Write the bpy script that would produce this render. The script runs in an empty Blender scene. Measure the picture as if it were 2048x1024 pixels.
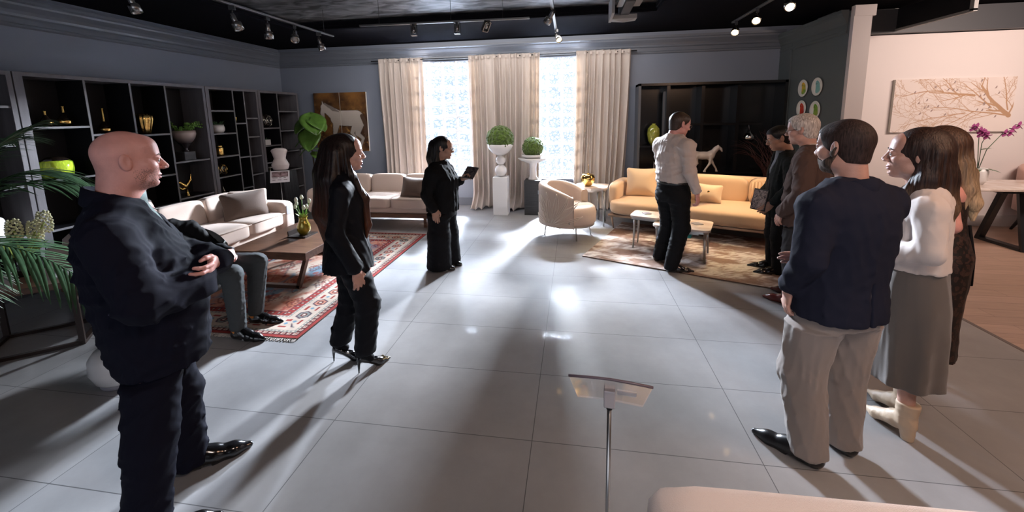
import bpy, bmesh, math, random
import numpy as np
from mathutils import Vector, Matrix, Euler
SC = bpy.context.scene
COL = SC.collection
PI = math.pi
random.seed(7)

# ------------------------------------------------------------------ camera
cam_d = bpy.data.cameras.new('camera')
cam = bpy.data.objects.new('camera', cam_d)
COL.objects.link(cam)
YAW, PITCH, ROLL, FPX, CY = -0.153539, -0.147934, -0.018107, 803.38, 350.65
_f = Vector((math.sin(YAW)*math.cos(PITCH), math.cos(YAW)*math.cos(PITCH), math.sin(PITCH)))
_r = Vector((math.cos(YAW), -math.sin(YAW), 0))
_u = _r.cross(_f)
_r2 = _r*math.cos(ROLL) + _u*math.sin(ROLL)
_u2 = -_r*math.sin(ROLL) + _u*math.cos(ROLL)
cam.matrix_world = Matrix(((_r2.x, _u2.x, -_f.x, 0), (_r2.y, _u2.y, -_f.y, 0), (_r2.z, _u2.z, -_f.z, 1.70), (0, 0, 0, 1)))
cam_d.sensor_width = 36
cam_d.lens = FPX/2048*36
cam_d.shift_y = -(512-CY)/2048
cam_d.clip_start = 0.02
SC.camera = cam

# ------------------------------------------------------------------ world, light, exposure
SC.view_settings.view_transform = 'Standard'
SC.view_settings.look = 'None'
SC.view_settings.gamma = 1
SC.view_settings.use_curve_mapping = False
SC.view_settings.exposure = 0.28
w = bpy.data.worlds.new('sky')
SC.world = w
w.use_nodes = True
w.node_tree.nodes['Background'].inputs[0].default_value = (0.86, 0.93, 1.0, 1)
w.node_tree.nodes['Background'].inputs[1].default_value = 1.75

def area(name, loc, target, sx, sy, power, color=(1, 1, 1), spread=PI):
    d = bpy.data.lights.new(name, 'AREA')
    d.shape = 'RECTANGLE'; d.size = sx; d.size_y = sy
    d.energy = power; d.color = color; d.spread = spread
    o = bpy.data.objects.new(name, d); COL.objects.link(o)
    o.location = loc
    v = Vector(target)-Vector(loc)
    o.rotation_euler = v.to_track_quat('-Z', 'Y').to_euler()
    return o
def spot(name, loc, target, power, color=(1, 1, 1), angle=60, blend=.5, rad=.03):
    d = bpy.data.lights.new(name, 'SPOT')
    d.energy = power; d.color = color; d.spot_size = math.radians(angle); d.spot_blend = blend; d.shadow_soft_size = rad
    o = bpy.data.objects.new(name, d); COL.objects.link(o)
    o.location = loc
    o.rotation_euler = (Vector(target)-Vector(loc)).to_track_quat('-Z', 'Y').to_euler()
    return o
# daylight standing low outside the two glass-block windows
area('daylight', (1.0, 12.4, 3.9), (-1.0, 4, 0.5), .9, .7, 12500, (1, .98, .96))
area('daylight', (-1.6, 12.4, 3.9), (.6, 4, 0.5), .9, .7, 6000, (1, .97, .94))
area('daylight', (-0.3, 12.4, 3.9), (-.3, 4, 0.5), .9, .7, 60, (.95, .97, 1))
area('daylight', (-2.4, 12.4, 3.9), (-2.8, 4, 0.5), .9, .7, 8500, (.95, .97, 1))
area('sky_glow', (-.30, 7.95, 3.15), (-.35, 5.6, 0), .7, .4, 1700, (.95, .97, 1))
area('sky_glow', (-2.35, 7.95, 3.15), (-2.3, 5.6, 0), .9, .4, 1400, (.95, .97, 1))
area('warm_overhead_fill', (.9, -.1, 2.98), (.9, .9, 0.8), .6, .6, 34, (1, .80, .70))  # unseen warm lamp added to brighten the foreground sofa
area('curtain_wash_light', (-1.3, 5.9, 2.98), (-1.3, 7.3, 1.5), 4.4, .12, 52, (1, .95, .92))
# added fill behind the camera, shop lighting over the right hand side
area('rear_fill_light', (-1.0, -3.6, 1.9), (-1.0, 5, 1.5), 5.5, 2.0, 50, (.80, .86, 1.0))  # unseen fill added to lift surfaces facing the camera; no shop window there
area('warm_overhead_fill', (2.9, 1.4, 2.95), (2.7, 2.4, 0.0), 1.2, 1.2, 46, (1, .60, .40))
area('gallery_ceiling_light', (5.6, 4.2, 2.9), (5.2, 6.6, 1.4), 1.6, .5, 78, (1, .78, .68))
spot('track_beam', (2.03, 5.72, 2.66), (1.35, 5.75, 0.5), 150, (1, .72, .42), 75, .7)
spot('track_beam', (2.03, 5.05, 2.66), (2.0, 5.6, 0.5), 130, (1, .72, .42), 75, .7)
spot('track_beam', (-0.2, 6.15, 2.6), (0.2, 5.6, 0.3), 60, (1, .75, .5), 60, .7)
spot('track_beam', (2.03, 4.3, 2.66), (2.35, 6.5, 1.9), 26, (1, .85, .7), 80, .8)

# ------------------------------------------------------------------ materials
def nodes_of(m):
    m.use_nodes = True
    nt = m.node_tree
    return nt, nt.nodes, nt.links, nt.nodes['Principled BSDF']
MATS = {}
def mat(name, col, rough=.6, metal=0., bump=0., bscale=60., var=0., vscale=6., emit=None, spec=.5, sheen=0., coat=0., trans=0., stretch=None, col2=None):
    if name in MATS: return MATS[name]
    m = bpy.data.materials.new(name); MATS[name] = m
    nt, N, L, P = nodes_of(m)
    P.inputs['Base Color'].default_value = (*col, 1)
    P.inputs['Roughness'].default_value = rough
    P.inputs['Metallic'].default_value = metal
    P.inputs['Specular IOR Level'].default_value = spec
    if sheen: P.inputs['Sheen Weight'].default_value = sheen; P.inputs['Sheen Roughness'].default_value = .5
    if coat: P.inputs['Coat Weight'].default_value = coat; P.inputs['Coat Roughness'].default_value = .06
    if trans: P.inputs['Transmission Weight'].default_value = trans
    if emit: P.inputs['Emission Color'].default_value = (*emit[:3], 1); P.inputs['Emission Strength'].default_value = emit[3]
    tc = N.new('ShaderNodeTexCoord')
    mp = N.new('ShaderNodeMapping'); L.new(tc.outputs['Object'], mp.inputs[0])
    if stretch: mp.inputs['Scale'].default_value = stretch
    if var or col2:
        nz = N.new('ShaderNodeTexNoise'); nz.inputs['Scale'].default_value = vscale; nz.inputs['Detail'].default_value = 5
        L.new(mp.outputs[0], nz.inputs['Vector'])
        cr = N.new('ShaderNodeValToRGB')
        cr.color_ramp.elements[0].position = .32; cr.color_ramp.elements[1].position = .68
        a = col if not col2 else col2
        cr.color_ramp.elements[0].color = (*[min(1, c*(1-var)) for c in a], 1)
        cr.color_ramp.elements[1].color = (*[min(1, c*(1+var)) for c in col], 1)
        L.new(nz.outputs['Fac'], cr.inputs[0]); L.new(cr.outputs[0], P.inputs['Base Color'])
    if bump:
        nb = N.new('ShaderNodeTexNoise'); nb.inputs['Scale'].default_value = bscale; nb.inputs['Detail'].default_value = 4
        L.new(mp.outputs[0], nb.inputs['Vector'])
        b = N.new('ShaderNodeBump'); b.inputs['Strength'].default_value = bump; b.inputs['Distance'].default_value = .01
        L.new(nb.outputs['Fac'], b.inputs['Height']); L.new(b.outputs[0], P.inputs['Normal'])
    return m
def mat_attr(name, rough=.8, bump=0., bscale=300., spec=.3):
    m = bpy.data.materials.new(name)
    nt, N, L, P = nodes_of(m)
    a = N.new('ShaderNodeAttribute'); a.attribute_name = 'Col'
    L.new(a.outputs['Color'], P.inputs['Base Color'])
    P.inputs['Roughness'].default_value = rough; P.inputs['Specular IOR Level'].default_value = spec
    if bump:
        tc = N.new('ShaderNodeTexCoord')
        nb = N.new('ShaderNodeTexNoise'); nb.inputs['Scale'].default_value = bscale
        L.new(tc.outputs['Object'], nb.inputs['Vector'])
        b = N.new('ShaderNodeBump'); b.inputs['Strength'].default_value = bump; b.inputs['Distance'].default_value = .005
        L.new(nb.outputs['Fac'], b.inputs['Height']); L.new(b.outputs[0], P.inputs['Normal'])
    return m
def wave_mat(name, c1, c2, scale, stretch, rough=.5, dist=3., bump=0., metal=0.):
    m = bpy.data.materials.new(name)
    nt, N, L, P = nodes_of(m)
    tc = N.new('ShaderNodeTexCoord'); mp = N.new('ShaderNodeMapping'); mp.inputs['Scale'].default_value = stretch
    L.new(tc.outputs['Object'], mp.inputs[0])
    nz = N.new('ShaderNodeTexNoise'); nz.inputs['Scale'].default_value = scale; nz.inputs['Detail'].default_value = 6; nz.inputs['Distortion'].default_value = dist*.2
    L.new(mp.outputs[0], nz.inputs['Vector'])
    cr = N.new('ShaderNodeValToRGB'); cr.color_ramp.elements[0].position = .35; cr.color_ramp.elements[1].position = .65
    cr.color_ramp.elements[0].color = (*c1, 1); cr.color_ramp.elements[1].color = (*c2, 1)
    L.new(nz.outputs['Fac'], cr.inputs[0]); L.new(cr.outputs[0], P.inputs['Base Color'])
    P.inputs['Roughness'].default_value = rough; P.inputs['Metallic'].default_value = metal
    if bump:
        b = N.new('ShaderNodeBump'); b.inputs['Strength'].default_value = bump; b.inputs['Distance'].default_value = .01
        L.new(nz.outputs['Fac'], b.inputs['Height']); L.new(b.outputs[0], P.inputs['Normal'])
    return m

# ------------------------------------------------------------------ object helpers
def tag(o, label=None, cat=None, group=None, kind=None):
    if label: o['label'] = label
    if cat: o['category'] = cat
    if group: o['group'] = group
    if kind: o['kind'] = kind
    return o
def thing(name, label, cat, loc=(0, 0, 0), rz=0., group=None):
    o = bpy.data.objects.new(name, None); COL.objects.link(o)
    o.location = loc; o.rotation_euler = (0, 0, rz); o.empty_display_size = .1
    return tag(o, label, cat, group)
def copy_tree(o, parent=None):
    c = o.copy(); COL.objects.link(c); c.parent = parent
    for ch in [x for x in bpy.data.objects if x.parent is o]:
        copy_tree(ch, c)
    return c
def mesh_obj(name, verts, faces, m, parent=None, smooth=True, mats=None, fmat=None):
    me = bpy.data.meshes.new(name)
    me.from_pydata([tuple(map(float, v)) for v in verts] if not isinstance(verts, np.ndarray) else verts.tolist(), [], faces if not isinstance(faces, np.ndarray) else faces.tolist())
    for x in (mats or [m]): me.materials.append(x)
    if fmat is not None: me.polygons.foreach_set('material_index', np.asarray(fmat, dtype=np.int32))
    me.polygons.foreach_set('use_smooth', np.full(len(me.polygons), smooth))
    me.update()
    o = bpy.data.objects.new(name, me); COL.objects.link(o)
    if parent is not None: o.parent = parent
    return o
class MB:
    """collects shapes, then links them as one mesh object"""
    def __init__(s): s.v = []; s.f = []; s.sm = []
    def add(s, v, f, M=None, smooth=True):
        n = len(s.v)
        if M is not None: v = [M @ Vector(p) for p in v]
        s.v += [tuple(p) for p in v]; s.f += [tuple(i+n for i in q) for q in f]; s.sm += [smooth]*len(f)
        return s
    def bm(s, b, M=None, smooth=True):
        b.verts.ensure_lookup_table(); b.verts.index_update()
        s.add([v.co.copy() for v in b.verts], [[v.index for v in f.verts] for f in b.faces], M, smooth); b.free()
        return s
    def box(s, c, d, r=0., M=None, seg=2):
        b = bmesh.new(); bmesh.ops.create_cube(b, size=1)
        for v in b.verts: v.co = Vector((v.co.x*d[0], v.co.y*d[1], v.co.z*d[2]))
        if r > 0: bmesh.ops.bevel(b, geom=b.edges[:], offset=r, segments=seg, affect='EDGES', profile=.5)
        T = Matrix.Translation(c)
        return s.bm(b, (M @ T) if M is not None else T, smooth=(r > .008))
    def lathe(s, prof, n=32, M=None, ribs=0, amp=0., ph=0.):
        v = []; f = []
        k = len(prof)
        for i in range(n):
            a = 2*PI*i/n
            rr = 1+amp*abs(math.cos(ribs*a/2)) if ribs else 1
            for (r, z) in prof: v.append((r*rr*math.cos(a), r*rr*math.sin(a), z))
        for i in range(n):
            j = (i+1) % n
            for q in range(k-1):
                f.append((i*k+q, j*k+q, j*k+q+1, i*k+q+1))
        return s.add(v, f, M)
    def tube(s, pts, r, n=8, M=None, cap=True):
        pts = [Vector(p) for p in pts]
        rs = r if isinstance(r, (list, tuple)) else [r]*len(pts)
        v = []; f = []; up = None
        for i, p in enumerate(pts):
            t = (pts[min(i+1, len(pts)-1)]-pts[max(i-1, 0)]).normalized()
            if up is None: up = t.orthogonal().normalized()
            up = (up-t*up.dot(t))
            up = up.normalized() if up.length > 1e-6 else t.orthogonal().normalized()
            w_ = t.cross(up)
            for k in range(n):
                a = 2*PI*k/n
                v.append(p+(up*math.cos(a)+w_*math.sin(a))*rs[i])
        for i in range(len(pts)-1):
            for k in range(n):
                j = (k+1) % n
                f.append((i*n+k, i*n+j, (i+1)*n+j, (i+1)*n+k))
        if cap:
            f.append(tuple(range(n-1, -1, -1))); f.append(tuple((len(pts)-1)*n+k for k in range(n)))
        return s.add(v, f, M)
    def bar(s, a, b, w_, h_, M=None):
        a = Vector(a); b = Vector(b); t = b-a
        q = t.to_track_quat('Z', 'Y').to_matrix().to_4x4()
        T = Matrix.Translation((a+b)/2) @ q
        if M is not None: T = M @ T
        return s.box((0, 0, 0), (w_, h_, t.length), 0, T)
    def prism(s, poly, z0, z1, M=None, smooth=False):
        n = len(poly)
        v = [(x, y, z0) for x, y in poly]+[(x, y, z1) for x, y in poly]
        f = [tuple(range(n-1, -1, -1)), tuple(range(n, 2*n))]+[(i, (i+1) % n, (i+1) % n+n, i+n) for i in range(n)]
        return s.add(v, f, M, smooth)
    def blob(s, c, h, p=5., puff=0., n=10, M=None, pinch=0.):
        """rounded, slightly stuffed block: half sizes h"""
        b = bmesh.new(); bmesh.ops.create_cube(b, size=2)
        bmesh.ops.subdivide_edges(b, edges=b.edges[:], cuts=n, use_grid_fill=True)
        for v in b.verts:
            x, y, z = v.co
            k = (abs(x)**p+abs(y)**p+abs(z)**p)**(1/p)
            X, Y, Z = x/k, y/k, z/k
            if puff:
                Z = Z*(1+puff*(1-min(1, X*X))*(1-min(1, Y*Y)))
            if pinch:
                e = max(abs(X), abs(Y))
                Z *= max(.12, (1-pinch*e**4))
                cc = (abs(X)*abs(Y))**2
                X *= .93+.09*cc; Y *= .93+.09*cc
            v.co = Vector((X*h[0], Y*h[1], Z*h[2]))
        T = Matrix.Translation(c)
        return s.bm(b, (M @ T) if M is not None else T)
    def build(s, name, m, parent=None, loc=None, rz=None, mats=None, fmat=None):
        o = mesh_obj(name, s.v, s.f, m, parent, True, mats, fmat)
        o.data.polygons.foreach_set('use_smooth', np.array(s.sm, dtype=bool))
        if loc is not None: o.location = loc
        if rz is not None: o.rotation_euler = (0, 0, rz)
        return o
def T(x=0, y=0, z=0): return Matrix.Translation((x, y, z))
def RZ(a): return Matrix.Rotation(a, 4, 'Z')
def RX(a): return Matrix.Rotation(a, 4, 'X')
def RY(a): return Matrix.Rotation(a, 4, 'Y')
def rad(a): return math.radians(a)

def color_grid(name, m, nx, ny, fx, fcol, parent=None):
    """grid mesh; fx(u,v)->xyz arrays, fcol(u,v)->rgb arrays; colour is the thing's own pigment"""
    u, v = np.meshgrid(np.linspace(0, 1, nx), np.linspace(0, 1, ny), indexing='ij')
    P = np.stack(fx(u, v), -1).reshape(-1, 3)
    i = np.arange((nx-1)*(ny-1)); a = (i//(ny-1))*ny+(i % (ny-1))
    F = np.stack([a, a+ny, a+ny+1, a+1], 1)
    o = mesh_obj(name, P, F, m, parent)
    c = np.ones((nx*ny, 4), dtype=np.float32); c[:, :3] = np.clip(fcol(u, v), 0, 1).reshape(-1, 3)
    at = o.data.color_attributes.new('Col', 'FLOAT_COLOR', 'POINT')
    at.data.foreach_set('color', c.ravel())
    return o
def vnoise(x, y, seed=0, f=1.):
    """smooth value noise in [0,1]"""
    rs = np.random.RandomState(seed); tab = rs.rand(64, 64)
    x = x*f; y = y*f
    xi = np.floor(x).astype(int); yi = np.floor(y).astype(int)
    a = x-xi; b = y-yi; a = a*a*(3-2*a); b = b*b*(3-2*b)
    g = lambda i, j: tab[i % 64, j % 64]
    return (g(xi, yi)*(1-a)+g(xi+1, yi)*a)*(1-b)+(g(xi, yi+1)*(1-a)+g(xi+1, yi+1)*a)*b
def fnoise(x, y, seed=0, f=1., o=4):
    s = 0; t = 0; k = 1.
    for i in range(o): s = s+k*vnoise(x, y, seed+i, f*2**i); t += k; k *= .5
    return s/t
def mixc(a, b, t): return a*(1-t[..., None])+b*t[..., None]
def C3(*c): return np.array(c, dtype=float)
# ================================================================== THE ROOM
XL, YB, ZC = -5.76, 7.40, 3.06          # left wall, back wall, ceiling
def struct(mb, name, m, **k):
    o = mb.build(name, m, **k); o['kind'] = 'structure'; return o
M_wall = mat('slate_wall_paint', (.20, .225, .28), .42, bump=.06, bscale=90, spec=.45)
M_walld = mat('dark_slate_paint', (.045, .052, .068), .5, bump=.05, bscale=90)
M_ceil = mat('black_ceiling_paint', (.006, .006, .008), .95, bump=.1, bscale=30, spec=.03)
M_trim = mat('slate_trim_paint', (.13, .145, .175), .35)
M_black = mat('black_metal', (.012, .012, .014), .4)

# floor tiles
m = bpy.data.materials.new('large_grey_floor_tile'); nt, N, L, P = nodes_of(m)
tc = N.new('ShaderNodeTexCoord'); mp = N.new('ShaderNodeMapping'); L.new(tc.outputs['Object'], mp.inputs[0])
mp.inputs['Location'].default_value = (.21+1.13*8, -1.88+.555*12, 0)
br = N.new('ShaderNodeTexBrick'); br.offset = 0; br.squash = 1
br.inputs['Scale'].default_value = 1; br.inputs['Brick Width'].default_value = 1.13; br.inputs['Row Height'].default_value = .555
br.inputs['Mortar Size'].default_value = .0022; br.inputs['Mortar Smooth'].default_value = .1; br.inputs['Bias'].default_value = 0
br.inputs['Color1'].default_value = (.285, .282, .285, 1); br.inputs['Color2'].default_value = (.262, .26, .265, 1)
br.inputs['Mortar'].default_value = (.085, .085, .09, 1)
L.new(mp.outputs[0], br.inputs['Vector'])
nz = N.new('ShaderNodeTexNoise'); nz.inputs['Scale'].default_value = 1.6; nz.inputs['Detail'].default_value = 8; nz.inputs['Roughness'].default_value = .65
L.new(tc.outputs['Object'], nz.inputs['Vector'])
cr = N.new('ShaderNodeValToRGB'); cr.color_ramp.elements[0].position = .3; cr.color_ramp.elements[1].position = .7
cr.color_ramp.elements[0].color = (.80, .80, .80, 1); cr.color_ramp.elements[1].color = (1.12, 1.12, 1.12, 1)
L.new(nz.outputs['Fac'], cr.inputs[0])
mx = N.new('ShaderNodeMix'); mx.data_type = 'RGBA'; mx.blend_type = 'MULTIPLY'; mx.inputs[0].default_value = 1
L.new(br.outputs['Color'], mx.inputs[6]); L.new(cr.outputs[0], mx.inputs[7]); L.new(mx.outputs[2], P.inputs['Base Color'])
P.inputs['Roughness'].default_value = .42; P.inputs['Specular IOR Level'].default_value = .38
P.inputs['Coat Weight'].default_value = .10; P.inputs['Coat Roughness'].default_value = .05
nb = N.new('ShaderNodeTexNoise'); nb.inputs['Scale'].default_value = 5; L.new(tc.outputs['Object'], nb.inputs['Vector'])
bp = N.new('ShaderNodeBump'); bp.inputs['Strength'].default_value = .04; bp.inputs['Distance'].default_value = .02
L.new(nb.outputs['Fac'], bp.inputs['Height']); L.new(bp.outputs[0], P.inputs['Normal'])
M_tile = m
struct(MB().box(((XL+3.12)/2, 1.7, -.05), (3.12-XL, 11.6, .1)), 'floor', M_tile)
# wood floor of the neighbouring room
m = bpy.data.materials.new('pale_wood_plank_floor'); nt, N, L, P = nodes_of(m)
tc = N.new('ShaderNodeTexCoord')
br = N.new('ShaderNodeTexBrick'); br.offset = .37
br.inputs['Scale'].default_value = 1; br.inputs['Brick Width'].default_value = 1.3; br.inputs['Row Height'].default_value = .14
br.inputs['Mortar Size'].default_value = .0015; br.inputs['Color1'].default_value = (.46, .31, .235, 1); br.inputs['Color2'].default_value = (.39, .26, .19, 1)
br.inputs['Mortar'].default_value = (.10, .06, .04, 1)
L.new(tc.outputs['Object'], br.inputs['Vector'])
mp = N.new('ShaderNodeMapping'); mp.inputs['Scale'].default_value = (1.2, 14, 1); L.new(tc.outputs['Object'], mp.inputs[0])
nz = N.new('ShaderNodeTexNoise'); nz.inputs['Scale'].default_value = 3; nz.inputs['Detail'].default_value = 6; L.new(mp.outputs[0], nz.inputs['Vector'])
cr = N.new('ShaderNodeValToRGB'); cr.color_ramp.elements[0].color = (.75, .75, .75, 1); cr.color_ramp.elements[1].color = (1.3, 1.3, 1.3, 1)
L.new(nz.outputs['Fac'], cr.inputs[0])
mx = N.new('ShaderNodeMix'); mx.data_type = 'RGBA'; mx.blend_type = 'MULTIPLY'; mx.inputs[0].default_value = 1
L.new(br.outputs['Color'], mx.inputs[6]); L.new(cr.outputs[0], mx.inputs[7]); L.new(mx.outputs[2], P.inputs['Base Color'])
P.inputs['Roughness'].default_value = .35
struct(MB().box(((3.14+9)/2, 1.7, -.05), (9-3.14, 11.6, .1)), 'floor', m)
struct(MB().box((3.13, 1.7, -.045), (.03, 11.6, .094)), 'trim_1', mat('floor_joint_strip', (.12, .09, .08), .4))

# walls
struct(MB().box((XL-.1, 1.75, 1.7), (.2, 11.7, 3.4)), 'wall_left', M_wall)
wb = MB()
W1 = (-2.98, -1.72); W2 = (-.74, .18); SILL, HEAD = .53, 2.74
for a, b in ((XL, W1[0]), (W1[1], W2[0]), (W2[1], 9.0)):
    wb.box(((a+b)/2, YB+.1, 1.7), (b-a, .2, 3.4))
for a, b in (W1, W2):
    wb.box(((a+b)/2, YB+.1, SILL/2), (b-a, .2, SILL)); wb.box(((a+b)/2, YB+.1, (HEAD+3.4)/2), (b-a, .2, 3.4-HEAD))
struct(wb, 'wall_back', M_wall)
# partition with the bird plates and its pale end post
pw = MB(); pw.box((3.455, 6.56, 1.45), (.20, 1.66, 2.9)); pw.box((3.42, 7.22, 1.45), (.16, .36, 2.9))
struct(pw, 'wall_right', mat('green_grey_wall_paint', (.085, .10, .105), .5, bump=.05, bscale=90))
cl = MB(); cl.box((3.455, 5.70, 1.47), (.20, .06, 2.94)); cl.box((3.475, 5.70, 2.88), (.235, .068, .13), .004)
struct(cl, 'trim_2', mat('pale_pink_grey_post_paint', (.50, .46, .45), .5))
# neighbouring room
M_pink = mat('white_gallery_wall_paint', (.72, .66, .64), .6, bump=.04, bscale=120)
struct(MB().box((6.3, 6.75, 1.36), (5.4, .3, 2.72)), 'wall_gallery', M_pink)
struct(MB().box((6.3, 6.70, 2.89), (5.4, .42, .32)), 'trim_3', mat('dark_grey_soffit_paint', (.05, .053, .06), .5))
struct(MB().box((6.3, 6.585, .08), (5.4, .03, .16), .004), 'baseboard_gallery', mat('white_baseboard_paint', (.62, .58, .56), .4))
struct(MB().box((9.1, 1.75, 1.7), (.2, 11.7, 3.4)), 'wall_far_right', M_pink)
struct(MB().box((1.6, -4.1, 1.7), (15, .2, 3.4)), 'wall_front', M_walld)

# ceiling: black deck with a raised coffer, silver leaf pattern inside
cx0, cx1, cy0, cy1 = -4.25, 1.10, .2, 5.92
cb = MB()
for (x0, x1, y0, y1) in ((XL, cx0, -4, YB), (cx1, 9.0, -4, YB), (cx0, cx1, cy1, YB), (cx0, cx1, -4, cy0)):
    cb.box(((x0+x1)/2, (y0+y1)/2, ZC+.05), (x1-x0, y1-y0, .1))
for k, (o_, h_) in enumerate(((.0, .02), (.035, .04), (.075, .06))):
    z = ZC+h_/2+.02
    a, b, c, d = cx0-.08+o_, cx1+.08-o_, cy0-.08+o_, cy1+.08-o_
    cb.box((a, (c+d)/2, ZC+.04+h_/2), (.05, d-c, h_)); cb.box((b, (c+d)/2, ZC+.04+h_/2), (.05, d-c, h_))
    cb.box(((a+b)/2, c, ZC+.04+h_/2), (b-a, .05, h_)); cb.box(((a+b)/2, d, ZC+.04+h_/2), (b-a, .05, h_))
struct(cb, 'ceiling', M_ceil)
M_leaf = wave_mat('silver_leaf_wallpaper', (.025, .025, .028), (.26, .26, .265), 2.6, (1, 2.2, 1), .5, 6, .25, .6)
struct(MB().box(((cx0+cx1)/2, (cy0+cy1)/2, ZC+.15), (cx1-cx0+.3, cy1-cy0+.3, .06)), 'ceiling_coffer', M_leaf)

# crown mouldings
prof = [(0, 2.70), (.012, 2.70), (.022, 2.715), (.022, 2.735), (.010, 2.745), (.010, 2.80), (.03, 2.815), (.035, 2.84), (.055, 2.87), (.10, 2.915), (.105, 2.935), (.125, 2.95), (.125, 2.985), (0, 2.985)]
def moulding(name, a, b, inward, m, pr=prof):
    a = Vector(a); b = Vector(b); i = Vector(inward)
    v = []; n = len(pr)
    for p in (a, b):
        for (o_, z) in pr: v.append((p.x+i.x*o_, p.y+i.y*o_, z))
    f = [(k, (k+1) % n, (k+1) % n+n, k+n) for k in range(n)]+[tuple(range(n)), tuple(range(2*n-1, n-1, -1))]
    mb = MB(); mb.add(v, f, smooth=False); return struct(mb, name, m)
moulding('trim_4', (XL, -4, 0), (XL, YB, 0), (1, 0, 0), M_trim)
moulding('trim_5', (XL, YB, 0), (3.36, YB, 0), (0, -1, 0), M_trim)
pr2 = [(o_*.7, z-.07) for o_, z in prof]
moulding('trim_6', (3.35, 5.76, 0), (3.35, YB, 0), (-1, 0, 0), MATS['green_grey_wall_paint'], pr2)
struct(MB().box((-1.2, YB-.012, .075), (9.1, .022, .15), .004), 'baseboard_back', M_trim)
struct(MB().box((XL+.012, 1.7, .075), (.022, 11.3, .15), .004), 'baseboard_left', M_trim)

# glass-block windows
m = bpy.data.materials.new('patterned_glass_block'); nt, N, L, P = nodes_of(m); N.remove(P)
out = N['Material Output']
tc = N.new('ShaderNodeTexCoord'); mp = N.new('ShaderNodeMapping'); mp.inputs['Scale'].default_value = (1, .1, 1); L.new(tc.outputs['Object'], mp.inputs[0])
dn = N.new('ShaderNodeTexNoise'); dn.inputs['Scale'].default_value = 9; L.new(mp.outputs[0], dn.inputs['Vector'])
ad = N.new('ShaderNodeVectorMath'); ad.operation = 'MULTIPLY_ADD'; ad.inputs[1].default_value = (.10, .10, .10)
L.new(dn.outputs['Color'], ad.inputs[0]); L.new(mp.outputs[0], ad.inputs[2])
vo = N.new('ShaderNodeTexVoronoi'); vo.feature = 'DISTANCE_TO_EDGE'; vo.inputs['Scale'].default_value = 15; L.new(ad.outputs[0], vo.inputs['Vector'])
cr = N.new('ShaderNodeValToRGB'); cr.color_ramp.elements[0].position = .0; cr.color_ramp.elements[1].position = .20
cr.color_ramp.elements[0].color = (.52, .58, .66, 1); cr.color_ramp.elements[1].color = (.92, .94, .97, 1)
L.new(vo.outputs['Distance'], cr.inputs[0])
tr = N.new('ShaderNodeBsdfTransparent'); L.new(cr.outputs[0], tr.inputs[0])
gl = N.new('ShaderNodeBsdfGlossy'); gl.inputs['Roughness'].default_value = .15
ms = N.new('ShaderNodeMixShader'); ms.inputs[0].default_value = .07
L.new(tr.outputs[0], ms.inputs[1]); L.new(gl.outputs[0], ms.inputs[2]); L.new(ms.outputs[0], out.inputs[0])
M_block = m
M_mortar = mat('white_block_mortar', (.62, .66, .72), .6)
BP = .262
def window(n, x0, x1):
    mo = MB(); gl_ = MB()
    nx = int(math.ceil((x1-x0)/BP)); nz_ = int(math.ceil((HEAD-SILL)/BP))
    z0 = HEAD-nz_*BP; 
    for i in range(nx+1):
        x = min(x1, x0+i*BP); mo.box((x, YB+.09, (SILL+HEAD)/2), (.030, .09, HEAD-SILL))
    for k in range(nz_+1):
        z = max(SILL, z0+k*BP); mo.box(((x0+x1)/2, YB+.09, z), (x1-x0, .088, .030))
    for i in range(nx):
        for k in range(nz_):
            a = x0+i*BP; b = min(x1, a+BP); c = max(SILL, z0+k*BP); d = z0+(k+1)*BP
            if b-a < .04 or d-c < .04: continue
            gl_.blob(((a+b)/2, YB+.09, (c+d)/2), ((b-a)/2-.014, .036, (d-c)/2-.014), 8, 0, 4)
    f = struct(mo, 'window_%d' % n, M_mortar)
    g = gl_.build('glass_pane', M_block, f)
    MB().box(((x0+x1)/2, YB-.005, SILL-.012), (x1-x0+.06, .12, .024), .004).build('window_sill', M_trim, f)
    MB().box(((x0+x1)/2, YB+.03, HEAD-.012), (x1-x0, .06, .024)).build('window_header', mat('ochre_wood_header', (.55, .34, .10), .6), f)
window(1, *W1); window(2, *W2)

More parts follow.
